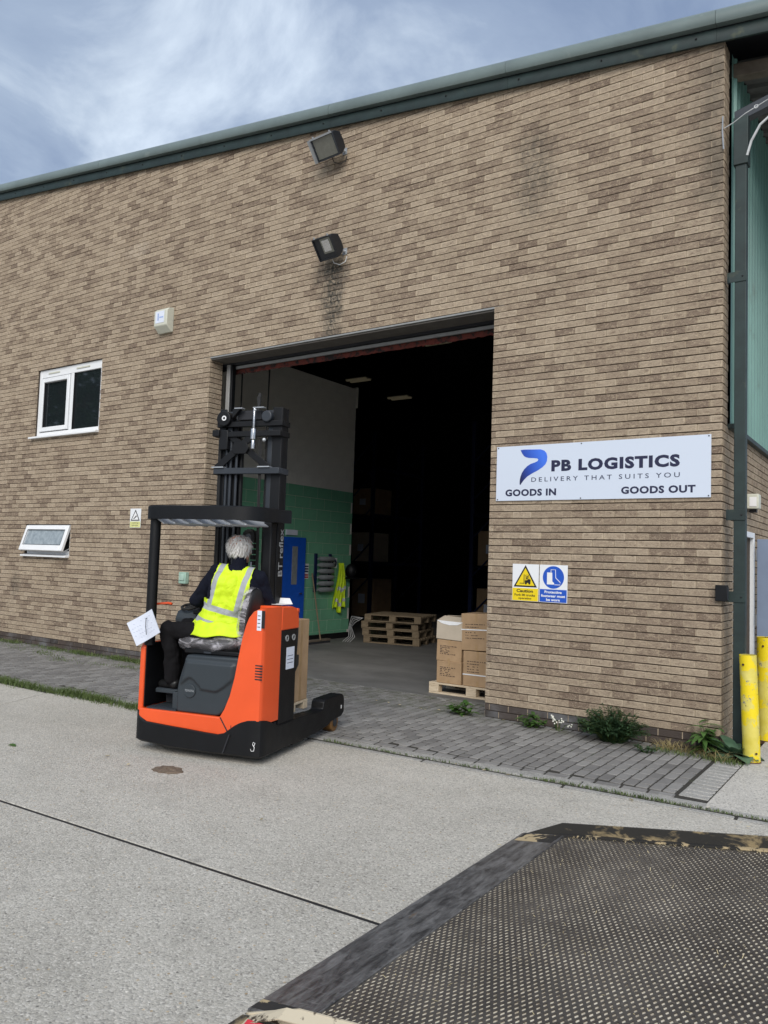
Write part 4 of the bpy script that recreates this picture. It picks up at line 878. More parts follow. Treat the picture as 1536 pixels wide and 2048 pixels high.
    for x in (-.80, -.33): MB().box(x-.06, x+.06, yc-.07, yc-.01, 2.456, 2.466).build('brace_foot', MT['alu'], TR)
    # pulleys, valve, motor blocks at the mast head
    m = MB(); m.cyl((-.765, yc-.06, 2.905), (-.765, yc+.06, 2.905), .072, n=24); pu = B(m, 'chain_pulley', MT['tblack'], bevel=.01); r_ = MB(); r_.ring((-.75, yc-.068, 2.905), (0, -1, 0), .012, .023, .004, 18); r_.build('pulley_pin', MT['white'], pu)
    m = MB(); m.cyl((-.33, yc-.05, 2.915), (-.33, yc+.05, 2.915), .052, n=20); B(m, 'chain_pulley', MT['tgrey2'], bevel=.01)
    m = MB(); m.box(-.80, -.71, yc-.06, yc, 2.62, 2.80); B(m, 'mast_head_block', MT['tblack'], bevel=.008); m = MB(); m.prism([(-.68, 2.90), (-.60, 2.99), (-.68, 2.99)], 'y', yc-.05, yc); B(m, 'mast_gusset', MT['tblack'], bevel=.006); m = MB(); m.box(-.862, -.79, yc-.08, yc, 2.74, 2.80); B(m, 'mast_end_block', MT['tblack'], bevel=.006)
    m = MB(); m.cyl((-.445, yc-.06, 2.62), (-.445, yc-.06, 2.70), .02, n=12); m.cyl((-.445, yc-.06, 2.705), (-.445, yc-.06, 2.80), .028, n=12); m.cyl((-.445, yc-.06, 2.80), (-.445, yc-.06, 2.985), .012, n=10); B(m, 'valve_fitting', MT['chrome'], bevel=.003)
    m = MB(); m.ball((-.44, yc-.06, 2.97), .014, 8, 6); m.ball((-.335, yc-.06, 2.70), .018, 8, 6); m.box(-.66, -.58, yc-.05, yc, 2.992, 3.0); m.box(-.47, -.36, yc-.05, yc, 2.992, 3.0); B(m, 'bright_bolts', MT['alu'])
    m = MB(); m.tube([(-.50, yc+.10, 2.98), (-.50, yc+.12, 3.16)], .016, 8); m.box(-.52, -.49, yc+.1, yc+.13, 3.08, 3.13); B(m, 'mast_tip', MT['rubber'])
    # hoses down the mast
    for i, x in enumerate((-.82, -.805, -.40, -.385)):
        MB().tube([(x, yc-.02, 2.72), (x+.01, yc-.03, 2.2), (x+.015, yc-.02, 1.7), (x, yc, 1.1)], .008, 6).build('hydraulic_hose', MT['rubber'], TR, smooth=True)
    # energy chain loop
    ch = []
    for i in range(34):
        ch.append(i)
    pth = [(-.535, 1.05+.05*i) for i in range(16)]+[(-.49+.045*math.cos(a), 1.835+.055*math.sin(a)) for a in [math.pi-math.pi*i/8 for i in range(9)]]+[(-.445, 1.81-.05*i) for i in range(12)]
    m = MB()
    for i, (x, z) in enumerate(pth):
        nx_, nz_ = pth[min(i+1, len(pth)-1)]; an = math.atan2(nz_-z, nx_-x) if i < len(pth)-1 else -math.pi/2
        m.box(-.021, .021, yc+.0, yc+.07, -.018, .018, Matrix.Translation((x, 0, z)) @ Matrix.Rotation(-an, 4, 'Y'))
    B(m, 'cable_chain', MT['rubber'], bevel=.003)
    MB().cyl((-.49, yc+.0, 1.835), (-.49, yc+.06, 1.835), .035, n=16).build('chain_guide', MT['tgrey2'], TR, bevel=.004)
    MB().box(-.452, -.442, yc-.006, yc-.001, 1.5, 1.62).build('chain_label', MT['paper'], TR)
    # lettering up the mast side
    me = text_mesh('BT reflex', 1, MT['alu'], .001, .01)
    xs = [v.co.x for v in me.vertices]; ys = [v.co.y for v in me.vertices]; a, b, c0, d0 = min(xs), max(xs), min(ys), max(ys)
    for v in me.vertices:
        tx_ = (v.co.x-a)/(b-a); ty = (v.co.y-c0)/(d0-c0); v.co = Vector((-.1942+(.0008 if v.co.z > 0 else 0), yc+.108-ty*.075, 1.50+tx_*.42))
    lt = bpy.data.objects.new('lettering', me); COL.objects.link(lt); lt.parent = ms
    # fork carriage and forks
    m = MB(); m.box(-.90, -.22, yc+.21, yc+.25, .15, .60); B(m, 'fork_carriage', MT['tblack'], bevel=.005)
    for x in (-.86, -.44): m = MB(); m.box(x, x+.1, yc+.26, yc+.30, .09, .55); m.box(x, x+.1, yc+.30, 1.62, .09, .125); B(m, 'fork', MT['tblack'], bevel=.005)
    # seat
    m = MB(); m.box(-.82, -.22, .09, .54, .835, .875); B(m, 'seat_base', MT['tblack'], bevel=.01)
    m = MB(); m.cyl((-.30, .15, .9), (-.30, .5, .9), .03, n=10); m.box(-.62, -.55, .085, .10, .845, .86); B(m, 'seat_hinge', MT['tgrey2'])
    def cushion(u, v, g=0):
        a = 2*math.pi*u; cx, cy, cz = -.62, .31, .925; rx, ry = .30+g, .235+g
        q = v*math.pi; s_ = abs(math.cos(a))**.45*math.copysign(1, math.cos(a)); c_ = abs(math.sin(a))**.45*math.copysign(1, math.sin(a)); rr_ = abs(math.sin(q))**.4
        return (cx+rx*s_*rr_, cy+ry*c_*rr_, cz-(.05+g)*math.cos(q)+.02*(cx+rx*s_*rr_+.62))
    m = MB(); m.grid(lambda u, v: cushion(u, v), 40, 14, True); B(m, 'seat_cushion', MT['vinyl'], smooth=True, angle=80)
    def back(u, v, g=0):
        a = 2*math.pi*u; q = v*math.pi; s_ = abs(math.cos(a))**.5*math.copysign(1, math.cos(a)); c_ = abs(math.sin(a))**.5*math.copysign(1, math.sin(a)); rr_ = abs(math.sin(q))**.45
        z = 1.14-(.255+g)*math.cos(q)*1; w_ = .20 if z < 1.2 else .20
        return (-.30+(.055+g)*s_*rr_+.10*(z-1.0), .33+(w_+g)*c_*rr_, z)
    m = MB(); m.grid(back, 32, 22, True); B(m, 'seat_backrest', MT['vinyl'], smooth=True, angle=80)
    def film(fn, g, amp):
        def k(u, v):
            p = Vector(fn(u, v, g)); d = mnoise.noise(p*8)*amp+mnoise.noise(p*17)*amp*.35; c = Vector((-.5, .31, 1.0)); return p+(p-c).normalized()*d
        return k
    m = MB(); m.grid(film(cushion, .022, .035), 72, 26, True); B(m, 'seat_film', MT['film'], smooth=True, angle=80)
    m = MB(); m.grid(film(back, .018, .03), 64, 40, True); m.f = [f for f in m.f if sum(m.v[i][0] for i in f)/len(f) < -.27+.1*(sum(m.v[i][2] for i in f)/len(f)-1)]; m.m = [0]*len(m.f); B(m, 'seat_film', MT['film'], smooth=True, angle=80)
truck()

# ================================================================== DRIVER
def driver():
    o = empty('person', (0, 0, 0), 0, 'driver seated sideways in yellow hi-vis vest and dark clothes looking towards the doorway', 'person')
    o.location = TR.location; o.rotation_euler = TR.rotation_euler
    V = Vector
    segs = []   # label, p0, p1, r0, r1
    def sg(l, a, b, r0_, r1_, sx=None): segs.append((l, V(a), V(b), r0_, r1_))
    pel, mid, ch, nb = V((-.585, .27, 1.0)), V((-.545, .255, 1.20)), V((-.465, .265, 1.42)), V((-.445, .285, 1.57))
    LS, RS = V((-.63, .25, 1.52)), V((-.26, .335, 1.48))
    hd = V((-.455, .32, 1.735))
    ax = (RS-LS).normalized()
    # torso from side-by-side chains so that it is wider than deep
    for t_, k in ((-1, 'torso'), (1, 'torso'), (0, 'torso')):
        sg(k, pel+ax*.085*t_, mid+ax*.075*t_, .115, .105); sg(k, mid+ax*.075*t_, ch+ax*.10*t_, .105, .112); sg(k, ch+ax*.10*t_, nb+ax*.075*t_+V((0, 0, -.065)), .112, .075)
    sg('torso', LS+ax*.03, nb+V((0, 0, -.04)), .07, .07); sg('torso', RS-ax*.03, nb+V((0, 0, -.04)), .07, .07)
    sg('collar', nb+V((0, 0, -.02)), nb+V((.0, .01, .055)), .066, .062); sg('skin', nb+V((0, .01, .03)), hd+V((0, .0, -.06)), .056, .058)
    # head
    look = V((.35, .93, -.08)).normalized(); sd_ = V((0, 0, 1)).cross(look).normalized()
    sg('skin', hd+look*.02+V((0, 0, .02)), hd+look*.03+V((0, 0, -.06)), .082, .062); sg('skin', hd-look*.035+V((0, 0, .025)), hd+look*.03+V((0, 0, .03)), .083, .08)
    sg('skin', hd+look*.085+V((0, 0, .0)), hd+look*.112+V((0, 0, -.03)), .013, .017); sg('skin', hd+look*.06+V((0, 0, -.085)), hd+look*.075+V((0, 0, -.095)), .032, .026)
    for s_ in (-1, 1):
        sg('skin', hd+sd_*.082*s_+V((0, 0, .012)), hd+sd_*.088*s_-look*.008+V((0, 0, -.025)), .018, .013); sg('skin', hd+look*.082+sd_*.032*s_+V((0, 0, .012)), hd+look*.083+sd_*.033*s_+V((0, 0, .012)), .013, .013)
    # arms
    LE, LWr = V((-.845, .27, 1.275)), V((-.83, .43, 1.215)); RE, RWr = V((-.215, .44, 1.24)), V((-.36, .57, 1.19))
    sg('sleeve', LS, LE, .073, .060); sg('sleeve', LE, LWr, .060, .043); sg('sleeve', RS, RE, .070, .058); sg('sleeve', RE, RWr, .058, .042)
    def hand(wr, d, side):
        d = V(d).normalized(); pl = wr+d*.075; up = V((0, 0, 1)); sdv = d.cross(up).normalized()*side
        for t_ in (-.026, 0, .026): sg('skin', wr+sdv*t_*.6, pl+sdv*t_, .019, .017)
        for i, (t_, ln) in enumerate(((-.033, .062), (-.011, .075), (.011, .07), (.033, .055))):
            a = pl+sdv*t_; b = a+d*ln*.5-up*.012; c = b+d*ln*.28-up*.032; sg('skin', a, b, .0105, .0095); sg('skin', b, c, .0095, .008)
        a = wr+d*.03-sdv*.03; b = a-sdv*.028+d*.028-up*.008; sg('skin', a, b, .012, .0105); sg('skin', b, b+d*.03-up*.015, .0105, .009)
    hand(LWr, (-.1, .95, -.12), 1); hand(RWr, (-.5, .8, -.1), -1)
    # legs
    for hp, kn, an, to in ((V((-.58, .18, .985)), V((-1.03, .135, 1.02)), V((-.985, .17, .60)), V((-1.105, .20, .535))), (V((-.56, .36, .985)), V((-1.0, .37, 1.03)), V((-.95, .40, .60)), V((-1.07, .42, .535)))):
        sg('leg', hp, kn, .098, .072); sg('leg', kn, (kn+an)/2+V((.02, 0, 0)), .072, .070); sg('leg', (kn+an)/2+V((.02, 0, 0)), an, .070, .066)
        sg('shoe', an+V((.035, 0, -.045)), to, .042, .038); sg('shoe', an, an+V((.03, 0, -.05)), .045, .045)
    m = MB()
    for l, a, b, ra, rb in segs:
        m.ball(a, ra, 12, 8); m.ball(b, rb, 12, 8)
        if (b-a).length > .004: m.tube([a, b], [ra, rb], 12)
    tmp = m.build('tmp', MT['sweater'])
    md = tmp.modifiers.new('r', 'REMESH'); md.mode = 'VOXEL'; md.voxel_size = .0085
    sm = tmp.modifiers.new('s', 'SMOOTH'); sm.iterations = 4; sm.factor = .5
    bpy.context.view_layer.update(); dg = bpy.context.evaluated_depsgraph_get()
    me = bpy.data.meshes.new_from_object(tmp.evaluated_get(dg)); bpy.data.objects.remove(tmp)
    def near(p):
        best = None
        for l, a, b, ra, rb in segs:
            d = b-a; t_ = max(0, min(1, (p-a).dot(d)/max(d.length_squared, 1e-9))); q = (p-(a+d*t_)).length-(ra+(rb-ra)*t_)
            if best is None or q < best[0]: best = (q, l)
        return best[1]
    labs = [near(p.center) for p in me.polygons]
    idx = {'torso': 0, 'collar': 0, 'sleeve': 0, 'leg': 1, 'shoe': 2, 'skin': 3}
    me.materials.clear(); [me.materials.append(MT[k]) for k in ('sweater', 'trouser', 'shoe', 'skin')]
    for p, l in zip(me.polygons, labs): p.material_index = idx[l]; p.use_smooth = True
    # cloth creases on trousers and sleeves
    vl = {}
    for p, l in zip(me.polygons, labs):
        for v in p.vertices: vl[v] = l
    nor = [v.normal.copy() for v in me.vertices]
    for v in me.vertices:
        l = vl.get(v.index)
        if l in ('leg', 'sleeve', 'torso'): v.co += nor[v.index]*(.010*mnoise.noise(v.co*11)+.006*mnoise.noise(v.co*23))
    body = bpy.data.objects.new('body', me); COL.objects.link(body); body.parent = o
    # vest: torso skin pushed outwards
    up = (nb-pel).normalized()
    keep = []
    arms = [(LS, LE), (RS, RE)]
    for p, l in zip(me.polygons, labs):
        c = p.center; h = (c-pel).dot(up)
        if c.z < .985 and True: continue
        if l not in ('torso', 'sleeve'): continue
        if l == 'sleeve':
            a, b = arms[0] if (c-LS).length+(c-LE).length < (c-RS).length+(c-RE).length else arms[1]
            d = (b-a); t_ = (c-a).dot(d)/d.length_squared
            if t_ > .06: continue
        if c.z > 1.30 and abs((c-ch).dot(ax)) > .158-.0*(c.z-1.3): continue
        if (c-nb).length < .085 and c.z > nb.z-.03: continue
        keep.append(p)
    used = sorted({v for p in keep for v in p.vertices}); mp = {v: i for i, v in enumerate(used)}
    vs = []
    for v in used:
        co = me.vertices[v].co; n = me.vertices[v].normal; h = (co-pel).dot(up); fl = max(0, (.16-h))*.28
        out = V((co.x-pel.x, co.y-pel.y, 0)); out = out.normalized() if out.length > 1e-4 else V((0, 0, 0))
        vs.append(co+n*(.013+.010*mnoise.noise(co*8)+.004*mnoise.noise(co*21))+out*fl)
    vm = bpy.data.meshes.new('vest'); vm.from_pydata(vs, [], [tuple(mp[i] for i in p.vertices) for p in keep]); vm.materials.append(MT['vest'])
    cen = pel
    uvl = vm.uv_layers.new(name='UVMap'); ctr = {}
    spine = [pel, mid, ch, nb]
    for lp in vm.loops:
        c = vm.vertices[lp.vertex_index].co; h = (c-pel).dot(up); sp = pel+(nb-pel)*max(0, min(1.1, h/(nb-pel).length)); uvl.data[lp.index].uv = ((c-sp).dot(ax), h)
    for p in vm.polygons: p.use_smooth = True
    vo = bpy.data.objects.new('vest', vm); COL.objects.link(vo); vo.parent = o
    # hanging hem over the thigh and seat
    hm = MB()
    def hem(u, v):
        a = math.pi*(1.02+u*.98); c = pel+V((0, 0, .06)); rx, ry = .235+.10*v, .175+.055*v
        x = c.x+rx*math.cos(a)*(1 if u > .5 else 1); y = c.y+ry*math.sin(a); z = c.z+.05-.135*v*(1-.25*u)+.008*math.sin(u*23)
        return (x, y-.004*math.sin(u*17), z)
    hm.grid(hem, 40, 10); he = hm.build('vest_hem', MT['hiv'], o, smooth=True, angle=80)
    sd3 = he.modifiers.new('s', 'SOLIDIFY'); sd3.thickness = .004
    # hair: cap over crown and back, leaving a thin crown patch
    hm = MB()
    for i in range(2200):
        th = random.uniform(0, 2*math.pi); cz = random.uniform(-.62, 1)
        d = V((math.cos(th)*math.sqrt(max(0, 1-cz*cz)), math.sin(th)*math.sqrt(max(0, 1-cz*cz)), cz))
        f = d.dot(look)
        if f > .55-.35*max(0, -cz) and cz < .8: continue
        if f > .72: continue
        crown = (d-V((-look.x*.35, -look.y*.35, .93)).normalized()).length
        if crown < .30 and random.random() < .75: continue
        c = hd-look*.005+V((0, 0, .012)); p = c+V((d.x*.092, d.y*.092, d.z*.098)); p += look*(-.012 if f < 0 else 0)
        dn = (V((0, 0, -1))-d*(-d.z)); dn = dn.normalized() if dn.length > .05 else V((1, 0, 0)); dn = (dn+V((random.uniform(-.5, .5), random.uniform(-.5, .5), random.uniform(-.3, .2)))).normalized(); s2 = d.cross(dn).normalized()*.0042
        q1 = p+dn*.03+d*.006; q2 = p+dn*.055-d*.001
        hm.add([p-s2-d*.012, p+s2-d*.012, q1+s2*.9, q1-s2*.9, q2], [(0, 1, 2, 3), (3, 2, 4)])
    def cap(u, v):
        a = 2*math.pi*u; d = V((math.cos(a)*math.sin(v*2.1), math.sin(a)*math.sin(v*2.1), math.cos(v*2.1))); f = d.dot(look); k = .088 if f < .45 else .07
        c = hd-look*.012+V((0, 0, .012)); return c+d*(k+.004*mnoise.noise(d*6))
    hm.grid(cap, 28, 12, True); hm.build('hair', MT['hair'], o, smooth=True, angle=180)
driver()

# ================================================================== PAPERS ON THE TRUCK, CARTON BEHIND IT
def TL(x, y, z): return TR.matrix_basis @ Vector((x, y, z))
def truck_things():
    bpy.context.view_layer.update()
    Mt = Matrix.Translation(TR.location) @ Matrix.Rotation(R(14), 4, 'Z')
    o = empty('document', (0, 0, 0), 0, 'pale printed papers tied to the guard post of the orange truck', 'papers'); o.matrix_world = Mt
    m = MB()
    def sheet(u, v, k=0):
        # hanging sheet, rotated in its plane; u right, v down
        w, h = .285, .215; cx, cz = -1.145, 1.035; an = R(28)
        a, b = (u-.5)*w, (.5-v)*h; x = cx+a*math.cos(an)-b*math.sin(an)*1; z = cz+a*math.sin(an)+b*math.cos(an)
        return (x, -.045-k+.02*math.sin(u*2.6+v)-.015*u*u*(1-v)-(.0), z)
    for k in (0, .003, .006):
        q = MB(); q.grid(lambda u, v: sheet(u, v, -k), 14, 10); q.build('sheet', MT['paper'], o, smooth=True, angle=180)
    t = MB(); 
    for i in range(9):
        for j in range(5):
            if random.random() < .6:
                u, v = .1+.09*i, .18+.15*j; p = Vector(sheet(u, v)); t.box(p.x-.009, p.x+.009, p.y-.0015, p.y-.001, p.z-.0015, p.z+.0015, None)
    t.build('print', plain('faint_print', (.42, .45, .56), .7), o)
    t = MB(); t.tube([(-1.135, .025, 1.12), (-1.12, -.05, 1.115), (-1.11, -.062, 1.05), (-1.10, -.06, .98)], .003, 5); t.tube([(-1.27, -.03, 1.115), (-1.19, .02, 1.125), (-1.135, .03, 1.12)], .003, 5); t.build('cable_tie', MT['cable'], o)
    o = empty('paper_sheets', (0, 0, 0), 0, 'folded white sheets lying on top of the orange body', 'papers'); o.matrix_world = Mt
    m = MB(); m.add([(-.20, .40, 1.262), (-.06, .38, 1.264), (-.05, .56, 1.262), (-.20, .58, 1.262), (-.10, .60, 1.31), (-.22, .60, 1.31)], [(0, 1, 2, 3), (3, 2, 4, 5)]); p = m.build('sheet', MT['white'], o); s = p.modifiers.new('s', 'SOLIDIFY'); s.thickness = .003
    o = empty('tall_carton', (0, 0, 0), 0, 'tall plain brown carton on a narrow pallet behind the orange truck body', 'carton'); o.matrix_world = Mt
    m = MB(); m.box(-.60, -.145, .80, 1.10, .36, 1.10); c = m.build('carton_body', MT['card'], o, bevel=.006)
    MB().box(-.1448, -.1440, .93, .97, .36, 1.10).build('seam', MT['tape'], c)
    m = MB(); m.box(-.62, -.14, .79, 1.11, .335, .358); m.box(-.62, -.14, .79, .87, .275, .3349); m.box(-.62, -.14, 1.03, 1.11, .275, .3349); m.build('pallet_foot', MT['wood'], o, bevel=.003)
truck_things()

# ================================================================== PALLETS, CARTONS AND INTERIOR
def pallet(name, M4, L, W_, mt, label, group=None, H=.14):
    o = empty(name, (0, 0, 0), 0, label, 'pallet', group); o.matrix_world = M4
    nb_ = 7
    for i in range(nb_):
        y = i*(W_-.1)/(nb_-1); MB().box(0, L, y, y+.1, H-.022, H).build('deck_board', MT[mt], o, bevel=.003)
    for y in (0, W_/2-.05, W_-.1): MB().box(0, L, y, y+.1, 0, .02).build('base_board', MT[mt], o, bevel=.003)
    for x in (0, L/2-.07, L-.14): MB().box(x, x+.14, 0, W_, H-.044, H-.0225).build('stringer', MT[mt], o, bevel=.003)
    for x in (0, L/2-.07, L-.14):
        for y in (0, W_/2-.05, W_-.1): MB().box(x, x+.14, y, y+.1, .0205, H-.0445).build('block', MT[mt], o, bevel=.004)
    return o
def carton(name, M4, w, d, h, label, mt='card', lines=True, strap=None, flap=False):
    o = empty(name, (0, 0, 0), 0, label, 'carton', 'cartons on the pallet by the doorway'); o.matrix_world = M4
    def fn(x, y, z): return (x, y, z)
    m = MB(); m.box(0, w, 0, d, 0, h); bo = m.build('carton_body', MT[mt], o, bevel=.006)
    if not flap:
        MB().box(w*.46, w*.54, -.0015, d+.0015, h*.78, h+.0012).build('tape', MT['tape'], bo); MB().box(w*.46, w*.54, -.0015, .0, .0, h*.16).build('tape', MT['tape'], bo)
    else:
        for s_ in (0, 1):
            q = MB(); q.add([(0.01, s_*d, h), (w-.01, s_*d, h), (w-.03, .5*d+(s_-.5)*.2*d, h+.045+.02*s_), (.03, .5*d+(s_-.5)*.2*d, h+.05)], [(0, 1, 2, 3)]); f = q.build('flap', MT['card_p'], o); sd_ = f.modifiers.new('s', 'SOLIDIFY'); sd_.thickness = .004
        q = MB(); q.prism([(.0, h), (w*.2, h-.035), (w*.5, h-.05), (w*.8, h-.04), (w, h)], 'y', -.004, -.001); q.build('pale_flap_edge', MT['white'], o)
    if lines:
        t = MB(); z = h*.70
        for k, L in enumerate((.64, .42, .36, .38, .40, .60)):
            x = w*.14
            while x < w*(.14+L):
                ww = random.choice((.012, .02, .03)); t.box(x, min(x+ww, w*(.16+L)), -.002, -.0012, z, z+.009); x += ww+random.uniform(.004, .016) + (.03 if k in (2, 3, 4) and random.random() < .3 else 0)
            z -= h*.075
        kind(t.build('printed_lines', MT['print'], bo), 'stuff')
    if strap:
        t = MB(); t.box(-.002, w+.002, -.003, -.001, strap, strap+.014); t.box(w+.0005, w+.0025, -.003, d, strap, strap+.014); t.build('strap', MT['strap'], bo)
    return o
def interior():
    # pallet of cartons just inside the right jamb
    Mp = Matrix.Translation((-3.66, .86, .004)) @ Matrix.Rotation(R(1), 4, 'Z')
    pallet('pallet', Mp, 1.2, 1.0, 'wood', 'pale new pallet under the printed cartons beside the right jamb')
    def at(x, z, rz=0, ry=0, y=.0): return Mp @ Matrix.Translation((x, .02+y, z)) @ Matrix.Rotation(R(rz), 4, 'Z') @ Matrix.Rotation(R(ry), 4, 'Y')
    carton('carton', at(.095, .142, -1, 0), .355, .36, .275, 'bottom printed carton of the shorter left stack on the pale pallet')
    carton('carton', at(.085, .42, 1, 1.2), .355, .36, .265, 'middle printed carton of the left stack below the open box')
    carton('carton', at(.075, .692, 0, 1.5), .375, .36, .235, 'plain pale carton with open flaps on top of the left stack', 'card_p', False, None, True)
    carton('carton', at(.475, .142, 0, -.5), .40, .38, .43, 'lower tall printed carton with white strap beside the jamb', strap=.135)
    carton('carton', at(.445, .577, 2, -2), .41, .38, .455, 'upper tall printed carton with white strap, topmost beside the jamb', strap=.25)
    # stack of old pallets further in
    names = ('lowest weathered pallet of the dim stack inside the warehouse', 'second weathered pallet of the dim stack inside', 'third weathered pallet of the dim stack inside', 'topmost weathered pallet of the dim stack inside the warehouse')
    for i in range(4):
        Ms = Matrix.Translation((-7.75+random.uniform(-.04, .04), 4.98, .006+i*.144)) @ Matrix.Rotation(R(14+random.uniform(-4, 4)), 4, 'Z')
        pallet('pallet', Ms, 1.2, 1.0, 'wood_o', names[i], 'stacked old pallets')
    tw = empty('twine', (-7.85, 4.95, 0), 0, 'tangle of pale twine hanging from the corner of the pallet stack', 'twine')
    for k in range(4): MB().tube([(.05+.03*k, -.02, .5), (-.1+.03*k, -.08, .52-.04*k), (-.14, -.12+.03*k, .3), (-.1+.05*k, -.16, .12), (-.22+.06*k, -.2, .01)], .004, 5).build('strand', MT['strap'], tw, smooth=True)
    # partition wall of painted blocks
    X = -8.55; pw = empty('partition_wall', (X, 0, 0), 0, 'painted blockwork wall, green below and cream above, inside the warehouse', 'wall')
    MB().box(-.25, -.006, .27, 5.56, 0, 5.36).build('core', MT['bcream'], pw)
    gm = MB().box(-.006, 0, .0025, .4475, .0025, .2225).mesh('block', MT['bgreen'], bevel=.004, seg=1); cm_ = MB().box(-.006, 0, .0025, .4475, .0025, .2225).mesh('block', MT['bcream'], bevel=.004, seg=1)
    for r_ in range(24):
        z = -.05+r_*.225; y = 1.9-(.225 if r_ % 2 else 0)
        while y < 5.5:
            a, b = max(y, 1.9), min(y+.45, 5.56); lo, hi = max(z, .12), min(z+.225, 5.36)
            if b-a > .05 and hi-lo > .02: inst('block', gm if z+.1 < 3.1 else cm_, pw, Matrix.Translation((0, a, lo)) @ Matrix.Diagonal((1, (b-a)/.45, (hi-lo)/.225, 1)))
            y += .45
    MB().box(-.002, .012, .3, 5.56, 0, .118).build('skirting', MT['black'], pw)
    MB().box(-.26, .02, 5.565, 5.60, 4.95, 5.40).build('end_cap', MT['bcream'], pw)
    d = empty('blue_door', (X, 3.15, 0), 0, 'blue painted door with narrow glass strip in the green wall', 'door')
    MB().box(.005, .05, 0, .86, .01, 2.06).build('leaf', MT['bblue'], d, bevel=.005); g = MB(); g.box(.0505, .056, .46, .62, 1.14, 1.88); g.build('vision_panel', MT['bottle'], d, bevel=.003)
    g = MB(); g.cyl((.05, .74, .97), (.09, .74, .97), .012, n=8); g.tube([(.09, .74, .97), (.09, .66, .965)], .010, 8); g.build('handle', MT['chrome'], d); MB().box(.0505, .053, .70, .78, .78, .9).build('lock_plate', MT['bblue'], d)
    MB().box(.0, .03, .30, .62, 2.10, 2.2).build('sign_above', MT['paper'], d)
    n = empty('wall_notice', (X, 4.03, 1.25), 0, 'white notice with blue and red lines beside the blue door', 'notice')
    MB().box(.002, .008, 0, .14, 0, .30).build('sheet', MT['wpaint'], n); [MB().box(.0085, .0095, .01, .13, z, z+.03).build('line', MT[c], n) for z, c in ((.23, 'dblue'), (.18, 'dblue'), (.13, 'dblue'), (.06, 'red'), (.015, 'red'))]
    rk = empty('dispenser_rack', (X, 4.33, .98), 0, 'blue rack holding six grey plastic tubes on the green wall', 'rack')
    MB().box(.002, .03, 0, .08, 0, .78).build('upright', MT['dblue'], rk, bevel=.004); MB().box(.002, .03, .46, .54, 0, .78).build('upright', MT['dblue'], rk, bevel=.004)
    for i in range(6):
        z = .05+.125*i; t = MB(); t.tube([(.09, .03, z), (.09, .07, z), (.09, .10, z), (.09, .48, z), (.09, .52, z), (.09, .54, z)], [.02, .024, .048, .05, .044, .02], 12); t.build('tube', MT['bottle'], rk, smooth=True, angle=50)
    s = empty('glove_notice', (X, 4.98, 1.56), 0, 'small round blue mandatory notice beside the rack of tubes', 'notice')
    MB().box(.002, .008, -.09, .1, -.09, .12).build('sheet', MT['wpaint'], s); MB().cyl((.008, .005, .015), (.010, .005, .015), .085, n=24).build('disc', MT['dblue'], s); MB().ball((.0105, .0, .01), .04, 8, 6, (.1, .8, 1)).build('pictogram', MT['white'], s)
    v = empty('hung_vest', (X, 5.15, .6), 0, 'creased yellow hi-vis vest hanging on the green wall', 'vest')
    def dr(u, w):
        y = (u-.5)*(.16+.26*w)+.03*math.sin(w*5); x = .06+.03*math.sin(u*19+w*3)+.02*math.sin(u*37); z = .98*(1-w)+.06*math.sin(u*9)*w
        return (x, y, z)
    m = MB(); m.grid(dr, 40, 24); vo = m.build('cloth', MT['hiv'], v, smooth=True, angle=180); q = vo.modifiers.new('s', 'SOLIDIFY'); q.thickness = .006
    for w0 in (.52, .8):
        m = MB(); m.grid(lambda u, w: (dr(u, w0+.07*w)[0]+.008, dr(u, w0+.07*w)[1], dr(u, w0+.07*w)[2]), 40, 4); m.build('reflective_band', MT['refl'], v, smooth=True, angle=180)
    hh = empty('hard_hat', (X, 5.40, 1.40), 0, 'black helmet hanging at the end of the green wall', 'helmet')
    m = MB(); m.ball((.14, 0, .02), .14, 16, 10, (.9, .85, 1.1)); m.build('shell', MT['tblack'], hh, smooth=True, angle=180); m = MB(); m.box(.05, .28, -.12, .12, -.15, -.12); m.build('peak', MT['tblack'], hh, bevel=.01); MB().box(.262, .272, -.02, .05, -.02, .03).build('badge', MT['chrome'], hh)
    b = empty('broom', (-8.2, 4.1, 0), 0, 'wooden broom leaning on the green wall', 'broom')
    MB().tube([(.07, .02, .07), (-.27, .10, 1.36)], .014, 8).build('handle', MT['wood_o'], b, smooth=True); m = MB(); m.box(-.03, .07, -.32, .34, .045, .085); m.build('head', MT['timber'], b, bevel=.006); m = MB(); m.box(-.025, .065, -.31, .33, .006, .044); m.build('bristles', MT['dark_in'], b)
    # racking further back, dim
    def rack(x0, y0, label):
        r = empty('pallet_rack', (x0, y0, 0), 0, label, 'pallet rack', 'pallet racks')
        for y in (0, 2.7):
            for x in (0, .95): MB().box(x, x+.1, y, y+.08, 0, 5.4).build('upright', MT['dblue'], r)
            for k in range(5):
                z = .3+k*1.0; MB().tube([(.05, y+.04, z), (1.0, y+.04, z+.9)], .022, 6).build('diagonal_brace', MT['dblue'], r)
        for z in (1.5, 2.9, 4.3):
            for x in (.02, .97): MB().box(x, x+.05, .08, 2.7, z, z+.1).build('beam', MT['dblue'], r)
        return r
    rack(-12.6, 10.5, 'blue pallet rack in the dim interior just beyond the green wall'); rack(-8.2, 10.2, 'blue pallet rack in the dim interior behind the right jamb')
    k = 0
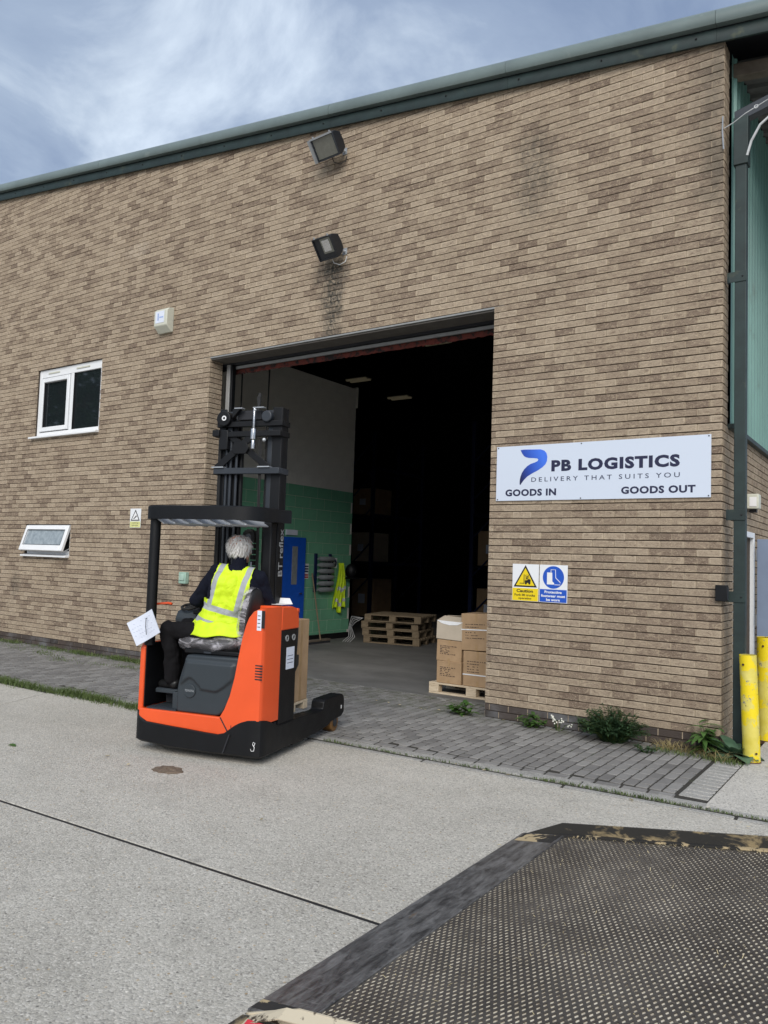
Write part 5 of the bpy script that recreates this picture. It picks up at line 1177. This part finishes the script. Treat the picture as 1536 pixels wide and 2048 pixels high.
    for (x, y, z, w_, h_, c, l) in ((-12.35, 10.6, 1.61, .7, .85, 'card_p', 'pale carton on the first shelf of the rack beyond the green wall'), (-12.35, 10.6, 3.01, .75, .75, 'card', 'brown carton on the upper shelf of the rack beyond the green wall'), (-12.3, 10.6, .01, .8, 1.1, 'card', 'brown carton on the floor under the rack beyond the green wall'), (-8.0, 10.3, .01, .7, 1.0, 'card', 'brown carton under the rack behind the right jamb'), (-8.0, 10.3, 1.61, .8, .9, 'card', 'brown carton on the shelf of the rack behind the right jamb')):
        o = empty('stored_carton', (x, y, z), 0, l, 'carton', 'cartons on the racks'); MB().box(0, w_, 0, .9, 0, h_).build('carton_body', MT[c], o, bevel=.008); MB().box(w_*.3, w_*.6, -.004, -.001, h_*.35, h_*.6).build('label_sheet', MT['paper'], o)
    for i, (x, y) in enumerate(((-8.1, 8.0), (-12.3, 10.5), (-11.8, 12.0))):
        o = empty('roof_light', (x, y, (6.95, 7.0, 6.7)[i]), 0, ('dim pale roof light nearest the doorway lintel', 'dim pale roof light above the end of the green wall', 'dim pale roof light farthest into the warehouse')[i], 'roof light', 'roof lights'); MB().box(-.36, .36, -.09, .0, 0, .04).build('panel', MT['rlight'], o); MB().box(-.36, .36, .12, .21, 0, .04).build('panel', MT['rlight'], o); MB().box(-.38, .38, -.11, .23, .045, .07).build('tray', MT['galv'], o)
interior()

# ================================================================== LOADING RAMP (steel plate and expanded mesh, rising to the right)
def ramp():
    o = empty('loading_ramp', (-.505, -5.57, .012), 0, 'worn steel loading ramp with expanded metal deck in the foreground', 'ramp')
    S_, L, Wd = .155, 2.55, 2.39; T0 = .262
    def zz(x): return x*S_
    sh = Matrix(((1, 0, 0, 0), (0, 1, 0, 0), (S_, 0, 1, 0), (0, 0, 0, 1)))
    def B(m, n, mt, **k):
        m.v = [tuple(sh @ Vector(v)) for v in m.v]; return m.build(n, mt, o, **k)
    m = MB(); m.box(0, T0, 0, Wd, .0, .012); tp = B(m, 'toe_plate', MT['plate'], bevel=.003)
    m = MB(); m.box(.006, T0-.004, .012, .075, .0123, .0136); B(m, 'worn_paint', MT['flakec']); m = MB(); m.box(.02, T0-.01, Wd-.17, Wd-.02, .0123, .0136); B(m, 'worn_paint', MT['flakec'])
    m = MB(); m.box(T0, L, .006, Wd-.006, -.03, .0048); B(m, 'deck_tray', MT['straw'])
    m = MB(); m.box(T0-.004, T0+.012, .0, Wd, -.02, .0165); B(m, 'deck_edge', MT['plate'], bevel=.003)
    # expanded metal: diagonal strands, staggered up and down
    m = MB(); a, b = .027, .0135
    nx, ny = int((L-T0-.02)/b), int((Wd-.03)/a); t = .0032; hw = .0044
    for i in range(nx):
        for j in range(ny):
            x, y = T0+.015+i*b, .015+j*a
            if (i+j) % 2 == 0: p, q = (x, y), (x+b, y+a)
            else: p, q = (x+b, y), (x, y+a)
            z0, z1 = (.004, .0125)
            w = (.0036 if (i+j) % 2 else .0056)*(1+.25*mnoise.noise((x*11, y*11, 4)))
            za, zb = z1, z0
            za += .0015*mnoise.noise((x*4, y*4, 0)); zb += .0015*mnoise.noise((x*4, y*4, 1))
            w = .0058*(1+.2*mnoise.noise((x*11, y*11, 4))); zt = .010+.0012*mnoise.noise((x*5, y*5, 0)); tl = .0012
            m.add([(p[0]-w, p[1], zt-tl), (p[0]+w, p[1], zt), (q[0]+w, q[1], zt), (q[0]-w, q[1], zt-tl), (p[0]-w, p[1], zt-.005), (p[0]+w, p[1], zt-.0045), (q[0]+w, q[1], zt-.0045), (q[0]-w, q[1], zt-.005)], [(0, 1, 2, 3), (4, 7, 6, 5), (0, 4, 5, 1), (3, 2, 6, 7), (0, 3, 7, 4), (1, 5, 6, 2)])
    q = B(m, 'expanded_metal', MT['expand']); kind(q, 'stuff')
    # straw caught in the mesh
    m = MB()
    for i in range(750):
        x = random.uniform(T0+.02, L-.1); y = random.uniform(.02, Wd-.03) if i > 330 else Wd-.03-abs(random.gauss(0, .025)); an = random.uniform(0, 6.3); ln = random.uniform(.006, .022); d = Vector((math.cos(an), math.sin(an), 0))*ln; w = Vector((-math.sin(an), math.cos(an), 0))*.0012; z = random.uniform(.006, .012); p = Vector((x, y, z)); e = p+d+Vector((0, 0, random.uniform(-.006, .016)))
        m.add([p-w, p+w, e+w, e-w], [(0, 1, 2, 3)])
    q = B(m, 'straw', MT['strawb']); kind(q, 'stuff')
    # raised side guards
    for y, n_, mt in ((Wd, 0, 'sooty'), (-.012, 1, 'dcream')):
        m = MB(); H = .082 if n_ == 0 else .06
        m.prism([(0, .0), (T0*.95, H), (L, H), (L, -.06), (0, -.004)], 'y', y, y+.012); B(m, 'side_guard', MT[mt], bevel=.002)
    m = MB(); m.box(T0*.9, L, Wd-.03, Wd-.001, .012, .022); B(m, 'guard_weld', MT['flakec'])
    # near edge: cream fascia with red marker strip
    m = MB(); m.add([(.03, -.06, -.01), (.20, -.058, .04), (L, -.055, .055), (L, -.0125, .06), (.20, -.0125, .058), (.03, -.0125, .0)], [(0, 1, 4, 5), (1, 2, 3, 4)]); f = B(m, 'fascia', MT['dcream']); s = f.modifiers.new('s', 'SOLIDIFY'); s.thickness = .004
    m = MB(); m.add([(.045, -.064, -.01), (.75, -.09, -.045), (.75, -.075, .0), (.055, -.05, .007)], [(0, 1, 2, 3)]); f = B(m, 'red_marker', MT['redmark']); s = f.modifiers.new('s', 'SOLIDIFY'); s.thickness = .004
    m = MB(); m.box(-.0, L, -.10, -.012, -.05, -.03); m.box(-.01, .03, -.09, -.012, -.02, -.004); B(m, 'fascia_lip', MT['sooty'], bevel=.003)
    # support legs under the raised end
    m = MB(); m.box(1.7, 1.8, .1, .2, -.27, -.05); m.box(1.7, 1.8, Wd-.2, Wd-.1, -.27, -.05); B(m, 'support', MT['plate'])
ramp()

# ================================================================== WEEDS, GRASS, SMALL LITTER
def leafm(m, p, d, ln, wd, droop=.4, n=4, fold=.15):
    d = Vector(d).normalized(); s = d.cross(Vector((0, 0, 1)))
    s = s.normalized() if s.length > .05 else Vector((1, 0, 0)); vs = []; q = Vector(p)
    for i in range(n+1):
        t = i/n; w = wd*math.sin(math.pi*min(1, .12+.88*t))**.8*(1 if t < .98 else .1)
        nn = s.cross(d); vs += [q-s*w+nn*fold*w, q, q+s*w+nn*fold*w]
        d = (d+Vector((0, 0, -droop/n))).normalized(); q = q+d*ln/n
    m.add(vs, [f for i in range(n) for f in ((3*i, 3*i+1, 3*i+4, 3*i+3), (3*i+1, 3*i+2, 3*i+5, 3*i+4))])
def weed(loc, label, nst, h, spread, ll, lw, mat, flowers=0, per=9, cat='weed', droop=.6):
    o = empty('weed', loc, 0, label, cat, 'weeds along the foot of the wall'); st = MB(); lf = MB(); fl = MB()
    for i in range(nst):
        a = random.uniform(0, 6.28); r_ = spread*math.sqrt(random.random()); tip = Vector((math.cos(a)*r_, -abs(math.sin(a)*r_)*.8+.0, h*random.uniform(.5, 1)*(1-.45*(r_/spread)**2))); ba = Vector((tip.x*.25, tip.y*.25, 0))
        mid = ba.lerp(tip, .5)+Vector((0, 0, h*.12)); pts = [ba, mid, tip]; st.tube(pts, [.004, .003, .0015], 5)
        for k in range(per):
            t = (k+1)/per; p = ba.lerp(mid, t*2) if t < .5 else mid.lerp(tip, t*2-1); a2 = random.uniform(0, 6.28)
            leafm(lf, p, (math.cos(a2), math.sin(a2), random.uniform(.0, .8)), ll*random.uniform(.6, 1.2), lw*random.uniform(.7, 1.2), droop)
        if flowers and random.random() < flowers:
            for _ in range(5): q = tip+Vector((random.uniform(-.03, .03), random.uniform(-.03, .03), random.uniform(-.02, .02))); fl.ball(q, .008, 6, 4)
    st.build('stem', MT['grass'], o); lf.build('leaves', MT[mat], o, smooth=True, angle=180)
    if fl.v: fl.build('flowers', MT['petal'], o)
    return o
def plants():
    weed((-2.62, -.10, 0), 'low leafy green weed at the foot of the right door jamb', 12, .17, .19, .085, .022, 'leaf')
    weed((-1.78, -.13, 0), 'small bright weed with white flowers under the safety signs', 12, .15, .17, .08, .018, 'leaf', .0)
    weed((-1.52, -.12, 0), 'dry white flowering stems beside the small bright weed', 6, .17, .15, .04, .008, 'leafd', 1.0, 4)
    weed((-.93, -.20, 0), 'dense dark bushy weed in front of the brick wall', 260, .36, .36, .05, .0075, 'leafd', 0, 22)
    weed((-.55, -.42, 0), 'small fringe of weed at the right foot of the dark bush', 10, .10, .13, .045, .009, 'leafd', .2, 8)
    weed((-.10, -.07, 0), 'tall narrow leaved green weed at the brick corner', 7, .34, .14, .22, .024, 'leaf', 0, 7, droop=1.1)
    o = empty('dock_plant', (.13, -.12, 0), 0, 'dock plant with broad grey green leaves behind the leaning bollard', 'weed', 'weeds along the foot of the wall'); m = MB()
    for a, e, l, w in ((200, .55, .26, .085), (170, .9, .26, .09), (235, .35, .26, .08), (300, .5, .22, .08), (340, .55, .28, .085), (20, .4, .30, .085), (355, .15, .28, .075), (90, 1.0, .25, .07), (140, 1.4, .28, .06), (215, 1.5, .26, .05), (190, .2, .22, .07), (280, 1.2, .22, .07)):
        leafm(m, (random.uniform(-.04, .06), random.uniform(-.03, .05), .03), (math.cos(R(a)), math.sin(R(a)), e), l, w, .9, 6, .22)
    m.build('leaves', MT['dock'], o, smooth=True, angle=180)
    def grass(name, label, pts, n, h, wx, mat='grass', lean=.5):
        m = MB()
        for i in range(n):
            k = random.random()*(len(pts)-1); a = pts[int(k)]; b = pts[int(k)+1]; t = k-int(k); x, y = a[0]+(b[0]-a[0])*t+random.gauss(0, wx*.5), a[1]+(b[1]-a[1])*t+random.gauss(0, wx*.5)
            dn = mnoise.noise((x*2.2, y*3, 5)); 
            if random.random() > .62+.9*dn: continue
            an = random.uniform(0, 6.28); hh = h*random.uniform(.35, 1)*(1+.6*dn); d = Vector((math.cos(an)*lean, math.sin(an)*lean, 1)).normalized(); s = Vector((-math.sin(an), math.cos(an), 0))*random.uniform(.0018, .0035); p = Vector((x, y, 0)); q = p+d*hh*.6; e = q+(d+Vector((math.cos(an), math.sin(an), -.5))*.7).normalized()*hh*.5
            m.add([p-s, p+s, q+s*.8, q-s*.8, e], [(0, 1, 2, 3), (3, 2, 4)])
        o = m.build(name, MT[mat]); kind(o, 'stuff'); o['label'] = label; o['category'] = 'grass'
    grass('kerb_grass', 'strip of grass growing along the kerb left of the truck', [(-9.5, ye(-9.5)+.12), (-8, ye(-8)+.10), (-6.5, ye(-6.5)+.06), (-5.6, ye(-5.6)+.02), (-4.5, ye(-4.5)+.05)], 9000, .10, .11)
    grass('kerb_joint_grass', 'thin moss and grass in the kerb joint on the right', [(-3, ye(-3)+.095), (-1.4, ye(-1.4)+.095), (0, ye(0)+.095), (1.2, ye(1.2)+.095)], 1700, .032, .022)
    grass('wall_foot_grass', 'mossy grass along the foot of the brick wall at the left', [(-14, -.10), (-11, -.12), (-9.5, -.14), (-8.2, -.10), (-7.1, -.08)], 7000, .085, .10)
    grass('scattered_grass', 'scattered moss and grass on the paving at the left', [(-13, -.35), (-10.5, -.45), (-9.2, -.75), (-8.0, -.5), (-7.2, -.35)], 1500, .05, .22)
    grass('dry_grass', 'dry yellow grass between the dark bush and the brick corner', [(-.55, -.16), (-.35, -.17), (-.1, -.2), (.1, -.3)], 420, .20, .08, 'dry', 1.3)
    grass('corner_grass', 'short grass among the paving at the brick corner', [(-.5, -.3), (-.1, -.28), (.2, -.35)], 700, .06, .1)
    m = MB(); ld = MB()
    for i in range(90):
        x = random.uniform(-9, 1); y = random.choice((-.18, -.12, ye(x)+.02, random.uniform(-5.5, -.3))); y += random.gauss(0, .06); an = random.uniform(0, 6.28); l = random.uniform(.008, .03)
        leafm(m if i % 2 else ld, (x, y, .012), (math.cos(an), math.sin(an), .15), l*1.6, l*.4, .2, 3)
    q = m.build('litter', MT['strawb']); kind(q, 'stuff'); q['label'] = 'dead leaves and straw bits lying on the ground'; q['category'] = 'litter'
    q = ld.build('litter', MT['dry']); kind(q, 'stuff'); q['label'] = 'dry leaf crumbs lying on the ground'; q['category'] = 'litter'
    # heap of dry mud on the concrete
    m = MB(); m.grid(lambda u, v: ((-3.27+.14*v*math.cos(6.2832*u)*(1+.35*mnoise.noise((math.cos(6.28*u)*2, math.sin(6.28*u)*2, 3)))), -3.64+.10*v*math.sin(6.2832*u)*(1+.3*mnoise.noise((u*14, v*2, 8))), -.002+.018*(1-v)**.7*(1+.5*mnoise.noise((u*9, v*6, 2)))+.003*(v < .98)), 64, 14, True); mo = m.build('mud_patch', MT['mud'], smooth=True, angle=180); tag(mo, 'flat brown patch of dried mud on the concrete before the truck', 'mud patch')
    m = MB(); leafm(m, (-4.85, -4.02, .01), (1, .1, .2), .09, .025, .5, 5); lo = m.build('fallen_leaf', MT['leaf'], smooth=True, angle=180); tag(lo, 'pale green leaf lying on the concrete at the left edge', 'leaf')
plants()

# ================================================================== TREES ACROSS THE YARD (mirrored in the upper window)
def tree(loc, h, sp, label):
    o = empty('tree', loc, 0, label, 'tree', 'trees across the yard'); rnd = random.Random(int(loc[0]*7+loc[1]*13)); tr = MB(); lf = MB()
    tr.tube([(0, 0, 0), (.1, .05, h*.3), (-.1, .1, h*.6), (0, 0, h*.9)], [h*.022, h*.018, h*.011, .03], 10); cl = []
    for i in range(26):
        a = rnd.uniform(0, 6.28); z = h*rnd.uniform(.22, .92); r_ = sp*math.sin(math.pi*min(1, max(.08, (z/h-.1)/.95)))**.6*rnd.uniform(.45, 1); e = Vector((math.cos(a)*r_, math.sin(a)*r_, z)); tr.tube([(0, 0, z*.72), e*.5+Vector((0, 0, z*.44)), e], [h*.008, h*.005, .015], 6); cl.append(e)
    for e in cl:
        for k in range(150):
            d = Vector((rnd.gauss(0, 1), rnd.gauss(0, 1), rnd.gauss(0, .8)))*sp*.2; p = e+d; a = rnd.uniform(0, 6.28); u = Vector((math.cos(a), math.sin(a), rnd.uniform(-.6, .6)))*.17; v = Vector((-math.sin(a), math.cos(a), rnd.uniform(-.8, .8)))*.11
            lf.add([p-u, p+v, p+u, p-v], [(0, 1, 2, 3)])
    tr.build('trunk', MT['timber'], o, smooth=True); lf.build('crown', MT['leafd'], o)
for i, (x, y, h) in enumerate(((-27, -9, 11), (-31, -13, 13), (-36, -11, 14), (-35, -19, 14), (-41, -16, 15), (-42, -23, 15))):
    tree((x, y, 0), h, h*.3, ('shorter dark leafed tree nearest the building, reflected in the window', 'dark leafed tree second from the building, reflected in the window', 'tall dark tree behind the nearer pair, reflected in the window', 'tall dark tree farther from the wall, reflected in the window', 'tallest dark tree at the back of the reflected row', 'farthest dark tree at the end of the reflected row')[i])
